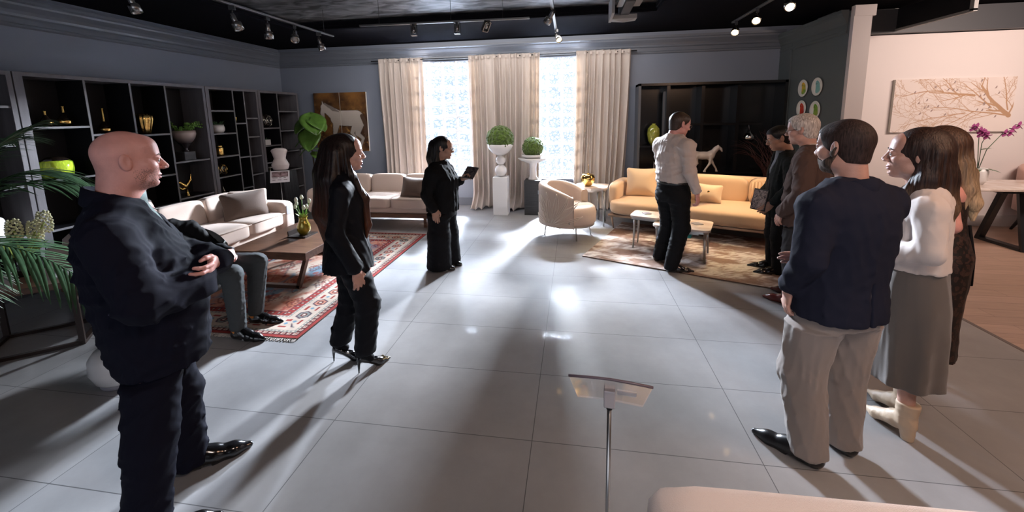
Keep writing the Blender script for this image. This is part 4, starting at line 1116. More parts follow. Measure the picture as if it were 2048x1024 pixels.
# hyacinths on left table
v = lathed('vase', 'dark vase of pale yellow hyacinths on the walnut side table', 'vase', (-4.30, 2.42, .517), [(0, 0), (.06, 0), (.07, .06), (.06, .13), (.05, .16), (0, .10)], M_dkglass)
random.seed(8)
for k, (dx, dy, z_) in enumerate(((-.02, .0, .36), (.09, .12, .40), (.03, .09, .33))):
    fb = MB()
    for q in range(70):
        a = q*2.4; zz = -.08+.17*q/70; r_ = .035*math.cos((q/70-.45)*1.9)+.006
        c = Vector((dx+r_*math.cos(a), dy+r_*math.sin(a), z_+zz))
        fb.lathe([(0, -.008), (.011, 0), (.006, .010), (0, .006)], 5, T(*c) @ RZ(a) @ RY(1.2))
    fb.build('hyacinth_bloom', mat('pale_yellow_petal', (.82, .80, .50), .55), v)
    MB().tube([(0, 0, .1), (dx*.6, dy*.6, z_*.7), (dx, dy, z_)], .007, 6).build('stem', M_leafl, v)
g = MB()
for k in range(12):
    a = 2*PI*k/12; blade(g, (.02*math.cos(a), .02*math.sin(a), .13), (math.cos(a)*.8, math.sin(a)*.8, .9), random.uniform(.18, .28), .022, .35)
g.build('leaves', M_leafl, v)

# palm at left foreground
t = thing('potted_palm', 'large areca palm reaching into the frame from the left', 'potted plant', (-3.95, 1.70, 0))
MB().lathe([(0, 0), (.15, 0), (.19, .42), (.20, .45), (.17, .45), (0, .40)], 32).build('pot', mat('grey_planter', (.10, .10, .10), .5), t)
MB().tube([(0, 0, .38), (.01, 0, .7), (.03, 0, .95)], [.035, .03, .022], 10).build('stem', mat('palm_cane', (.09, .11, .05), .6), t)
random.seed(12)
for (tx, ty, tz, lift) in ((-3.00, 1.95, .72, .30), (-3.30, 2.20, 1.28, .30), (-3.32, 1.72, .70, .35), (-3.42, 2.25, 1.35, .30), (-3.62, 2.25, 1.70, .15),
                             (-3.30, 1.60, .68, .35), (-3.35, 1.30, .85, .4), (-4.5, 2.1, 1.3, .3), (-4.4, 1.3, 1.2, .4), (-4.0, 1.05, 1.1, .4), (-4.1, 2.4, 1.6, .3)):
    p0 = Vector((.03, 0, .85)); p2 = Vector((tx+3.95, ty-1.70, tz)); p1 = (p0+p2)/2+Vector((0, 0, lift+.12)); n = 18
    pts = [p0*(1-q)**2+p1*2*q*(1-q)+p2*q*q for q in [i/n for i in range(n+1)]]
    fr = MB(); fr.tube(pts, [.008*(1-.85*i/n)+.001 for i in range(n+1)], 5)
    LL = (p2-p0).length
    for i in range(4, n+1):
        tdir = (pts[i]-pts[i-1]).normalized(); sd = tdir.cross(Vector((0, 0, 1))).normalized()
        for s_ in (-1, 1):
            ll = (.30*math.sin(PI*min(1, .25+.66*(i-3)/(n-2)))+.06)*min(1.15, LL/.85)
            dd = tdir*.85+sd*s_*.65+Vector((0, 0, .10))
            for h_ in (0, .5):
                pp = pts[i-1].lerp(pts[i], h_)
                blade(fr, pp, dd+Vector((random.uniform(-.08, .08), random.uniform(-.08, .08), random.uniform(-.1, .05))), ll, .0105, .38, 7, .35)
    fr.build('frond', M_leafd, t)

# fiddle-leaf plant in front of the horse painting
t = thing('potted_fig', 'broad-leaved fig plant between corner bookcase and horse painting', 'potted plant', (-4.72, 6.72, 0))
MB().lathe([(0, 0), (.13, 0), (.16, .30), (.14, .30), (0, .26)], 28).build('pot', M_black, t)
MB().tube([(0, 0, .25), (.02, -.03, .8), (0, -.05, 1.3), (.08, -.1, 1.75)], [.016, .014, .011, .006], 8).build('stem', mat('brown_stem', (.07, .045, .03), .7), t)
def bigleaf(c, d, L_, w_, name='leaf', droop=.25):
    d = Vector(d).normalized(); s = d.cross(Vector((0, 0, 1))).normalized(); u = s.cross(d); v = []; f = []; n = 12; k = 8
    for i in range(n+1):
        q = i/n; ww = w_*(math.sin(PI*q**.8)**.7 if 0 < q < 1 else .02)
        for j in range(k+1):
            h_ = j/k*2-1; v.append(Vector(c)+d*L_*q+s*ww*h_+u*(.12*w_*abs(h_)+.05*w_*math.cos(h_*9)-0)+Vector((0, 0, -droop*L_*q*q)))
    for i in range(n):
        for j in range(k): f.append((i*(k+1)+j, (i+1)*(k+1)+j, (i+1)*(k+1)+j+1, i*(k+1)+j+1))
    o = mesh_obj(name, v, f, mat('big_waxy_leaf', (.09, .19, .035), .28, var=.3, vscale=8), t)
    md = o.modifiers.new('t', 'SOLIDIFY'); md.thickness = .002
for c, d, L_, w_ in (((.08, -.1, 1.80), (.5, -.5, -.55), .46, .22), ((.05, -.1, 1.75), (-.2, -.6, -.5), .36, .18), ((0, -.05, 1.45), (-.7, -.5, -.6), .30, .12), ((.06, -.1, 1.72), (.9, -.3, -.4), .40, .18),
                     ((0, -.05, 1.2), (-.7, .1, .0), .26, .10), ((.02, -.04, 1.1), (.9, -.35, -.25), .46, .14), ((.02, -.04, 1.25), (-.8, -.4, -.6), .26, .10), ((.04, -.08, 1.55), (.3, -.7, -.9), .42, .19), ((.02, -.05, 1.15), (.8, -.5, .25), .34, .10)):
    bigleaf(c, d, L_, w_)

# orchid on the marble table
t = thing('potted_orchid', 'pink orchid in glass bowl on the marble table before the tree painting', 'potted plant', (4.88, 5.66, .766))
MB().lathe([(0, 0), (.06, 0), (.09, .05), (.095, .16), (.08, .20), (.07, .18), (0, .10)], 28).build('pot', M_white, t)
g = MB()
for a in (10, 80, 160, 230, 300): blade(g, (0, 0, .17), (math.cos(rad(a)), math.sin(rad(a)), .5), .22, .035, .5)
blade(g, (0, 0, .42), (.9, -.1, .4), .14, .03, .3)
g.build('leaves', M_leafd, t)
M_orch = mat('magenta_orchid_petal', (.36, .08, .24), .5)
for pts in ([(0, 0, .15), (-.03, 0, .45), (-.06, -.02, .62), (-.16, -.04, .70)], [(0, 0, .15), (.0, 0, .5), (.02, -.02, .60), (-.05, -.03, .66)], [(0, 0, .15), (.06, 0, .42), (.20, .0, .62), (.36, .02, .68)]):
    MB().tube(pts, .004, 6).build('stem', M_leafd, t)
    for k in range(4):
        p = Vector(pts[-2]).lerp(Vector(pts[-1]), k/3)+Vector((random.uniform(-.02, .02), -.02, random.uniform(-.03, .03)))
        fm = MB()
        for q in range(5):
            a = 2*PI*q/5+.3
            blade(fm, p, (math.cos(a), -.25, math.sin(a)), .055, .021, 0, 5)
        fm.build('bloom', M_orch, t)

# ================================================================== PICTURES
def raster_poly(X, Y, pts):
    inside = np.zeros(X.shape, bool); n = len(pts)
    for i in range(n):
        x1, y1 = pts[i]; x2, y2 = pts[(i+1) % n]
        c = ((y1 > Y) != (y2 > Y)) & (X < (x2-x1)*(Y-y1)/((y2-y1) if y2 != y1 else 1e-9)+x1)
        inside ^= c
    return inside
def seg(X, Y, a, b, ra, rb):
    dx, dy = b[0]-a[0], b[1]-a[1]; h = np.clip(((X-a[0])*dx+(Y-a[1])*dy)/(dx*dx+dy*dy+1e-9), 0, 1)
    return np.hypot(X-a[0]-h*dx, Y-a[1]-h*dy)-(ra+(rb-ra)*h)
def horse_col(X, Y):
    n1 = fnoise(X, Y, 2, 4., 5); n2 = fnoise(X, Y, 9, 20., 3)
    col = mixc(np.broadcast_to(C3(.045, .018, .007), X.shape+(3,)), np.broadcast_to(C3(.22, .10, .025), X.shape+(3,)), np.clip((n1-.3)*2.4, 0, 1))
    col = mixc(col, np.broadcast_to(C3(.40, .22, .06), col.shape), np.clip((n2-.6)*4, 0, 1)*np.clip(1.2-Y*1.2, 0, 1))
    # X 0..1 left to right, Y 0..1 bottom to top
    d = np.full(X.shape, 9.)
    for a, b, ra, rb in (((.42, .57), (.80, .56), .13, .14), ((.80, .56), (.86, .50), .13, .10), ((.42, .60), (.28, .70), .12, .085), ((.28, .70), (.18, .76), .09, .06), ((.18, .76), (.15, .66), .05, .045), ((.15, .66), (.16, .52), .04, .03),
                         ((.86, .48), (.80, .30), .085, .05), ((.80, .30), (.90, .22), .042, .034), ((.90, .22), (.84, .06), .03, .026), ((.84, .06), (.80, .02), .03, .03), ((.78, .46), (.70, .32), .07, .04), ((.70, .32), (.76, .22), .034, .028),
                         ((.40, .48), (.36, .30), .07, .04), ((.36, .30), (.40, .15), .034, .026), ((.17, .80), (.16, .86), .022, .008)):
        d = np.minimum(d, seg(X, Y, a, b, ra, rb))
    sh = .30+.30*np.clip((Y-.35)*1.6, 0, 1)+.08*(n1-.5)
    hc = np.stack([sh*1.05, sh*.93, sh*.82], -1)
    col = np.where((d < 0)[..., None], hc, col)
    col = np.where(((d > -.008) & (d < .004))[..., None], col*.35, col)
    tl = np.minimum(seg(X, Y, (.90, .60), (.97, .45), .03, .04), seg(X, Y, (.97, .45), (.95, .25), .04, .01))
    col = np.where((tl < .012*(n2-.3))[..., None], C3(.07, .04, .025), col)
    mn = np.minimum(seg(X, Y, (.20, .82), (.36, .72), .018, .03), seg(X, Y, (.36, .72), (.46, .68), .03, .01))
    col = np.where((mn < .02*(n2-.5))[..., None], C3(.20, .17, .15), col)
    return col
M_canvas = mat_attr('painted_canvas', .6, .2, 350)
def canvas(name, label, W, H, res, fcol, loc, rz, depth=.035, edge=None, u0=0, u1=1):
    o = color_grid(name, M_canvas, int(W/res), int(H/res), lambda u, v: ((u-.5)*W, -depth-.0005+0*u, v*H), lambda u, v: fcol(u0+(u1-u0)*u, v))
    MB().box((0, -depth/2, H/2), (W, depth, H)).build('stretcher_frame', edge or mat('ivory_canvas_edge', (.66, .62, .55), .7), o)
    o.location = loc; o.rotation_euler = (0, 0, rz)
    return tag(o, label, 'painting', 'two halves of the horse painting' if 'horse' in label else None)
canvas('painting', 'left canvas of the white horse diptych showing its head', .545, 1.14, .006, horse_col, (-4.79, YB-.004, 1.06), 0, .035, None, 0, .49)
canvas('painting', 'right canvas of the white horse diptych showing its rump', .545, 1.14, .006, horse_col, (-4.235, YB-.004, 1.06), 0, .035, None, .51, 1)
random.seed(31)
BR = []
def branch(x, y, a, L_, w_, depth):
    n = 6; px, py = x, y
    for i in range(n):
        a2 = a+random.uniform(-.16, .16)
        qx, qy = px+math.cos(a2)*L_/n, py+math.sin(a2)*L_/n
        BR.append((px, py, qx, qy, w_*(1-.6*i/n), w_*(1-.6*(i+1)/n)))
        if depth > 0 and random.random() < (.75 if depth > 1 else .5):
            branch(qx, qy, a2+random.choice((-1, 1))*random.uniform(.35, .8), L_*random.uniform(.35, .6), w_*(1-.6*i/n)*.5, depth-1)
        px, py, a = qx, qy, a2
for (x, y, a, L_, w_, dp) in ((1.42, .22, 2.60, .55, .030, 2), (.98, .50, 2.95, .55, .016, 3), (.6, .56, 3.0, .55, .009, 3), (1.40, .22, 3.05, .9, .010, 3), (1.42, .24, 1.4, .55, .010, 3), (1.2, .33, 2.3, .5, .010, 3), (.9, .26, 3.35, .8, .007, 3), (1.40, .30, 1.9, .6, .009, 3), (.8, .5, 2.4, .4, .008, 3), (1.0, .28, 3.9, .5, .006, 3)):
    branch(x, y, a, L_, w_, dp)
BD = [(random.uniform(.15, 1.3), random.uniform(.2, .7)) for k in range(26)]
def tree_col(u, v):
    X = u*1.46; Y = v*.74; n1 = fnoise(X, Y, 6, 3, 4)
    col = np.broadcast_to(C3(.72, .64, .60), X.shape+(3,))*(.93+.14*n1)[..., None]
    r = .004
    br = np.full(X.shape, 9., dtype=np.float32)
    nx, ny = X.shape
    for (x0, y0, x1, y1, w0, w1) in BR:
        mg = .05
        i0 = max(0, int((min(x0, x1)-mg)/1.46*nx)); i1 = min(nx, int((max(x0, x1)+mg)/1.46*nx)+1); j0 = max(0, int((min(y0, y1)-mg)/.74*ny)); j1 = min(ny, int((max(y0, y1)+mg)/.74*ny)+1)
        if i1 <= i0 or j1 <= j0: continue
        br[i0:i1, j0:j1] = np.minimum(br[i0:i1, j0:j1], seg(X[i0:i1, j0:j1], Y[i0:i1, j0:j1], (x0, y0), (x1, y1), max(w0, .0016), max(w1, .0014)))
    k = np.clip(-br/.0015+.5, 0, 1)
    col = mixc(col, np.broadcast_to(C3(.45, .28, .17), col.shape), k)
    for bx, by in BD:
        d = np.minimum(seg(X, Y, (bx, by), (bx+.008, by+.018), .009, .006), seg(X, Y, (bx, by), (bx-.014, by-.012), .005, .002))
        col = np.where((d < 0)[..., None], C3(.30, .22, .20), col)
    return col
o = canvas('painting', 'wide canvas of bare brown branches with small birds on the white wall', 1.46, .74, .0032, tree_col, (5.22, 6.60-.004, 1.36), 0, .045)
# bird plates
def plate_col(c1, c2, eye):
    def f(u, v):
        X = (u-.5)*2; Y = (v-.5)*2; n1 = fnoise(X+2, Y+2, 3, 5, 3)
        col = np.broadcast_to(C3(.66, .63, .60), X.shape+(3,))*1.
        d = np.minimum(seg(X, Y, (.10, .25), (.18, -.45), .30, .42), seg(X, Y, (-.05, .42), (.12, .2), .26, .32))-.10
        col = np.where((d < 0)[..., None], mixc(np.broadcast_to(C3(*c1), col.shape), np.broadcast_to(C3(*c2), col.shape), np.clip(.5-Y*.9+(n1-.5)*2, 0, 1)), col)
        bk = seg(X, Y, (-.10, .42), (-.16, .30), .07, .03)
        col = np.where((bk < 0)[..., None], C3(.05, .04, .04), col)
        e = np.hypot(X-.04, Y-.46); col = np.where((e < .045)[..., None], C3(*eye), col); col = np.where((e < .02)[..., None], C3(.01, .01, .01), col)
        return col
    return f
def plate(y, z, label, c1, c2):
    t = thing('wall_plate', label, 'plate', (3.348, y, z), -PI/2, 'four bird plates on the grey partition')
    R_ = .125
    MB().lathe([(0, .0), (R_*.6, 0), (R_*.99, .012), (R_, .018), (R_*.94, .020), (R_*.62, .008), (0, .008)], 40, RX(PI/2)).build('rim', mat('glossy_white_plate', (.70, .69, .66), .2, coat=.5), t)
    n = 70
    u, v = np.meshgrid(np.linspace(0, 1, n), np.linspace(0, 1, 60), indexing='ij')
    th = u*2*PI; rr = v*R_*.80
    fcol = plate_col(c1, c2, (.6, .6, .5))
    color_grid('painted_bird', M_canvas, n, 60, lambda u, v: (v*R_*.86*np.cos(u*2*PI), -.0095-.008*np.clip(v-.6, 0, 1)+0*u, v*R_*.86*np.sin(u*2*PI)), lambda u, v: fcol(.5+.5*v*np.cos(u*2*PI), .5+.5*v*np.sin(u*2*PI)), t)
plate(6.62, 2.02, 'upper left wall plate with a yellow parrot', (.70, .38, .03), (.15, .30, .04))
plate(6.27, 2.02, 'upper right wall plate with a blue-green parrot', (.16, .38, .38), (.20, .42, .40))
plate(6.62, 1.72, 'lower left wall plate with a red parrot', (.60, .06, .03), (.40, .03, .02))
plate(6.27, 1.70, 'lower right wall plate with a green parrot', (.12, .30, .03), (.25, .34, .06))

# ================================================================== CEILING FIXTURES
M_track = mat('brushed_track_metal', (.22, .21, .20), .35, .9)
M_lampm = mat('satin_nickel', (.30, .29, .28), .25, 1.)
M_bulbon = mat('glowing_warm_bulb', (1, .8, .5), .5, emit=(1, .66, .32, 28))
M_bulboff = mat('frosted_bulb', (.35, .33, .32), .3)
def track(label, a, b, cables):
    o = MB().box((0, 0, 0), ((Vector(b)-Vector(a)).length, .035, .02), .002).build('track_rail', M_track)
    o.location = (Vector(a)+Vector(b))/2; d = Vector(b)-Vector(a); o.rotation_euler = (0, 0, math.atan2(d.y, d.x)); tag(o, label, 'track rail')
    L_ = d.length
    for q in cables: MB().tube([(-L_/2+q*L_, 0, .01), (-L_/2+q*L_, 0, ZC+.10-a[2])], .0025, 5).build('cable', M_black, o)
    return o
track('left ceiling track rail with four spotlights', (-3.42, 2.6, 2.85), (-3.36, 5.45, 2.85), (.12, .93))
track('cross track rail with three box spotlights before the windows', (-2.67, 4.94, 2.85), (-.53, 5.01, 2.85), (.12, .55, .85))
track('middle ceiling track rail pointing at the second window', (-.24, 3.6, 2.92), (-.26, 6.15, 2.92), (.1, .6))
track('right ceiling track rail with lit spotlights above the apricot sofa', (2.03, 1.9, 2.85), (2.05, 5.86, 2.85), (.2, .55))
def spotlight(label, x, y, z, rx, rz, lit=False, zt=2.84, box=False):
    t = thing('spotlight', label, 'spotlight', (x, y, zt), rz, None)
    MB().box((0, 0, -.02), (.03, .06, .04), .003).build('mount', M_black, t)
    MB().tube([(0, 0, -.03), (.0, 0, z-zt+.07)], .006, 6).build('stem', M_black, t)
    M = T(0, 0, z-zt+.04) @ RX(rx)
    if box:
        f = MB(); 
        for sx in (-1, 1): f.box((sx*.035, 0, -.05), (.006, .05, .13), 0, M)
        f.box((0, 0, .015), (.07, .05, .006), 0, M); f.box((0, 0, -.115), (.07, .05, .006), 0, M)
        f.build('bracket', M_lampm, t)
        MB().lathe([(0, 0), (.022, -.005), (.026, -.06), (.02, -.085), (0, -.085)], 16, M).build('lamp_head', M_lampm, t)
        MB().lathe([(0, -.0865), (.018, -.0865), (0, -.095)], 14, M).build('bulb', M_bulboff, t)
    else:
        MB().lathe([(0, .03), (.018, .025), (.024, 0), (.024, -.055), (.022, -.06), (.042, -.066), (.046, -.075), (.046, -.14), (.040, -.14), (.038, -.10), (0, -.09)], 22, M).build('lamp_head', M_lampm, t)
        MB().lathe([(0, -.10), (.030, -.105), (.034, -.122), (.02, -.136), (0, -.14)], 16, M).build('bulb', M_bulbon if lit else M_bulboff, t)
    return t
spotlight('unlit nickel spotlight at the near end of the left track', -3.40, 3.77, 2.70, .35, rad(-70))
spotlight('unlit nickel spotlight, second from the near end of the left track', -3.39, 4.23, 2.70, .05, 0)
spotlight('unlit nickel spotlight tilted toward the viewer on the left track', -3.38, 4.67, 2.71, -.7, rad(30))
spotlight('unlit nickel spotlight at the far end of the left track', -3.37, 5.13, 2.71, .25, rad(-60))
spotlight('unlit nickel ceiling spotlight near the left wall crown', -4.05, 3.33, 2.80, .3, rad(-60), zt=3.055)
spotlight('square-bracket spotlight at the left of the cross track', -1.97, 4.965, 2.78, 0, 0, box=True)
spotlight('square-bracket spotlight in the middle of the cross track', -1.42, 4.985, 2.78, 0, 0, box=True)
spotlight('tilted square-bracket spotlight at the right of the cross track', -1.04, 4.995, 2.78, .8, rad(40), box=True)
spotlight('lit spotlight at the far end of the middle track', -.25, 6.05, 2.80, -.8, rad(25), True, zt=2.91)
spotlight('large unlit spotlight near the middle of the middle track', -.25, 4.95, 2.84, .7, rad(60), False, zt=2.91)
spotlight('lit spotlight at the far end of the right track', 2.05, 5.74, 2.72, -.95, rad(-25), True)
spotlight('lit spotlight second from the far end of the right track', 2.04, 5.11, 2.72, -1.0, rad(-25), True)
spotlight('lit spotlight third from the far end of the right track', 2.03, 4.43, 2.72, -.8, rad(-10), True)
spotlight('unlit round spotlight at the top right corner above the gallery', 4.05, 3.35, 2.76, .2, 0, False, zt=3.055)
# faceted grey ceiling ornament and hanging frame
t = thing('ceiling_fixture', 'grey faceted metal ceiling fixture right of the middle track', 'ceiling fixture', (.60, 5.15, 0))
M_fac = mat('grey_faceted_panel', (.23, .225, .22), .5)
for (x, y, z, sx, sy, h_) in ((0, .18, 2.84, .30, .16, .05), (.02, -.35, 2.93, .26, .55, .06)):
    v = [(x-sx/2, y-sy/2, z), (x+sx/2, y-sy/2, z), (x+sx/2, y+sy/2, z), (x-sx/2, y+sy/2, z), (x, y, z-h_*.6)]+[(x-sx/2, y-sy/2, z+.05), (x+sx/2, y-sy/2, z+.05), (x+sx/2, y+sy/2, z+.05), (x-sx/2, y+sy/2, z+.05)]
    f = [(1, 0, 4), (2, 1, 4), (3, 2, 4), (0, 3, 4), (0, 1, 6, 5), (1, 2, 7, 6), (2, 3, 8, 7), (3, 0, 5, 8), (5, 6, 7, 8)]
    mb = MB(); mb.add(v, f, smooth=False); mb.build('facet_panel', M_fac, t)
MB().box((-.16, 0, 2.94), (.03, .5, .22)).build('side_plate', M_fac, t)
MB().box((0, -.10, 2.97), (.10, .8, .18)).build('housing', M_black, t)
t = thing('hanging_frame', 'dark rectangular frame hanging from the gallery ceiling', 'frame', (4.38, 6.0, 0), 0)
fr = MB()
for y in (.55, -.60): fr.box((0, y, 2.91), (.04, .05, .30))
fr.box((0, -.025, 2.765), (.04, 1.2, .03))
fr.build('frame', mat('dim_grey_metal', (.26, .26, .25), .5), t)
MB().box((0, -.025, 2.91), (.012, 1.12, .27)).build('panel', M_black, t)
# ================================================================== PEOPLE
# local frame of a person: x = their right, y = forward, z = up
def fabric(name, col, rough=.8, bump=.35, bscale=420, sheen=.25, var=0.):
    return mat(name, col, rough, bump=bump*.5, bscale=bscale*2.4, sheen=sheen if max(col) > .1 else 0, var=var, vscale=5, spec=.12 if max(col) < .1 else .3)
def skin_mat(name, col):
    m = mat(name, col, .48, bump=.12, bscale=150, var=.10, vscale=18, spec=.4)
    P = m.node_tree.nodes['Principled BSDF']; P.inputs['Subsurface Weight'].default_value = .12; P.inputs['Subsurface Radius'].default_value = (.012, .005, .003); P.inputs['Subsurface Scale'].default_value = .6
    return m
def hair_mat(name, col, col2=None, rough=.42, ombre=None):
    m = bpy.data.materials.new(name); nt, N, L, P = nodes_of(m)
    tc = N.new('ShaderNodeTexCoord'); mp = N.new('ShaderNodeMapping'); mp.inputs['Scale'].default_value = (1, 1, .06); L.new(tc.outputs['Object'], mp.inputs[0])
    nz = N.new('ShaderNodeTexNoise'); nz.inputs['Scale'].default_value = 170; nz.inputs['Detail'].default_value = 3; L.new(mp.outputs[0], nz.inputs['Vector'])
    cr = N.new('ShaderNodeValToRGB'); cr.color_ramp.elements[0].position = .35; cr.color_ramp.elements[1].position = .68
    cr.color_ramp.elements[0].color = (*[c*.6 for c in col], 1); cr.color_ramp.elements[1].color = (*(col2 or [c*1.5 for c in col]), 1)
    L.new(nz.outputs['Fac'], cr.inputs[0]); L.new(cr.outputs[0], P.inputs['Base Color']); P.inputs['Roughness'].default_value = rough; P.inputs['Specular IOR Level'].default_value = .3
    if ombre:
        z0, z1, tipc = ombre
        sp = N.new('ShaderNodeSeparateXYZ'); L.new(tc.outputs['Object'], sp.inputs[0])
        mr = N.new('ShaderNodeMapRange'); mr.inputs['From Min'].default_value = z1; mr.inputs['From Max'].default_value = z0; L.new(sp.outputs[2], mr.inputs['Value'])
        mu = N.new('ShaderNodeMath'); mu.operation = 'MULTIPLY'; L.new(mr.outputs[0], mu.inputs[0]); L.new(nz.outputs['Fac'], mu.inputs[1]); mu2 = N.new('ShaderNodeMath'); mu2.operation = 'MULTIPLY'; mu2.use_clamp = True; mu2.inputs[1].default_value = 1.7; L.new(mu.outputs[0], mu2.inputs[0])
        mx = N.new('ShaderNodeMix'); mx.data_type = 'RGBA'; L.new(mu2.outputs[0], mx.inputs[0]); L.new(cr.outputs[0], mx.inputs[6]); mx.inputs[7].default_value = (*tipc, 1); L.new(mx.outputs[2], P.inputs['Base Color'])
    b = N.new('ShaderNodeBump'); b.inputs['Strength'].default_value = .6; b.inputs['Distance'].default_value = .004; L.new(nz.outputs['Fac'], b.inputs['Height']); L.new(b.outputs[0], P.inputs['Normal'])
    return m
M_lip = mat('lip_skin', (.30, .10, .085), .45); M_eyew = mat('eye_white', (.34, .31, .30), .35); M_iris = mat('eye_iris', (.03, .018, .01), .15)
def head_field(res=.003, fem=False, neck=True, heavy=0.):
    F = Field((-.11, -.14, -.21), (.11, .15, .135), res)
    j = .90 if fem else 1.
    F.ell((0, -.018, .032), (.076, .097, .088), 0)
    F.ell((0, .028, -.035), (.060*j+heavy*.008, .064, .078), .03)
    F.ell((0, .064, -.092), (.025*j+heavy*.006, .024, .020), .025)
    for s in (-1, 1):
        F.ell((s*.044, .052, -.022), (.023+heavy*.004, .030, .024), .02)
        F.ell((s*.052*j, .010, -.070), (.018, .036, .022), .025)
    F.ell((0, .074, .024), (.050, .016, .014 if not fem else .010), .018)
    F.ell((0, .050, .055), (.058, .036, .040), .03)
    if neck:
        F.cone((0, -.030, -.04), (0, -.045, -.25), .057*j+heavy*.012, .062*j+heavy*.014, .03)
    for s in (-1, 1): F.ell((s*.032, .097, .003), (.019, .016, .011), .012, 's')
    for s in (-1, 1): F.ell((s*.031, .077, .003), (.015, .014, .0135), .004); F.ell((s*.031, .0815, .0105), (.0155, .0125, .0075), .003); F.ell((s*.031, .080, -.0085), (.0145, .0115, .005), .003)
    F.cone((0, .088, .010), (0, .108 if fem else .111, -.026), .008, .0092 if fem else .0112, .010)
    for s in (-1, 1): F.ell((s*.0125, .101, -.031), (.0085, .011, .008), .006)
    F.ell((0, .0835, -.060), (.024, .0135, .0075), .006); F.ell((0, .0825, -.0715), (.020, .0135, .0085), .006)
    F.ell((0, .097, -.0655), (.022, .009, .0018), .004, 's')
    F.ell((0, .088, -.0835), (.020, .012, .004), .006, 's')
    for s in (-1, 1):
        R_ = Matrix.Rotation(s*.35, 3, 'Z') @ Matrix.Rotation(.2, 3, 'X')
        F.ell((s*.081, -.012, -.002), (.0085, .020, .034), .004, R=R_)
        F.ell((s*.0905, -.006, .003), (.0075, .011, .022), .002, 's', R=R_)
        F.ell((s*.077, -.004, -.012), (.006, .006, .010), .004)
    return F
def hand_field(curl, res=.0032):
    """hand local: y to the fingers, +x thumb side, +z back of the hand"""
    F = Field((-.075, -.05, -.10), (.085, .20, .04), res)
    F.cone((0, -.05, 0), (0, .0, 0), .026, .025, 0)
    F.ell((0, .042, -.002), (.040, .055, .0145), .02)
    F.ell((.024, .022, -.010), (.018, .032, .016), .012)
    bases = [(.030, .083, .030, .072), (.010, .090, .030, .080), (-.011, .087, .030, .074), (-.031, .077, .026, .060)]
    for i, (x, y, _, L_) in enumerate(bases):
        p = np.array([x, y-.012, 0.]); a = 0.; sp = (x*.12)
        pts = [p.copy()]
        for k, l in enumerate((.48, .30, .24)):
            a += curl[i]*(.75 if k == 0 else 1.)
            p = p+np.array([sp*(1 if k < 1 else .4), math.cos(a), -math.sin(a)])*L_*l*(1.12 if k == 0 else 1)
            pts.append(p.copy())
        F.chain(pts, [.0098, .0090, .0082, .0070], .0035)
    tc = curl[4] if len(curl) > 4 else .4
    F.chain([(.022, .008, -.008), (.046, .036, -.016), (.056-.018*tc, .062, -.022-.02*tc), (.056-.034*tc, .084, -.028-.035*tc)], [.016, .012, .0105, .008], .005)
    return F
_hand_cache = {}
def hand_mesh(curl):
    k = tuple(curl)
    if k not in _hand_cache:
        P_, Q = hand_field(curl).mesh(); _hand_cache[k] = (relax(P_, Q, 1), Q)
    return _hand_cache[k]
RELAXED = (.22, .26, .30, .36, .4)
GRIP = (.75, .8, .85, .9, .7)
FLAT = (.10, .12, .14, .18, .3)
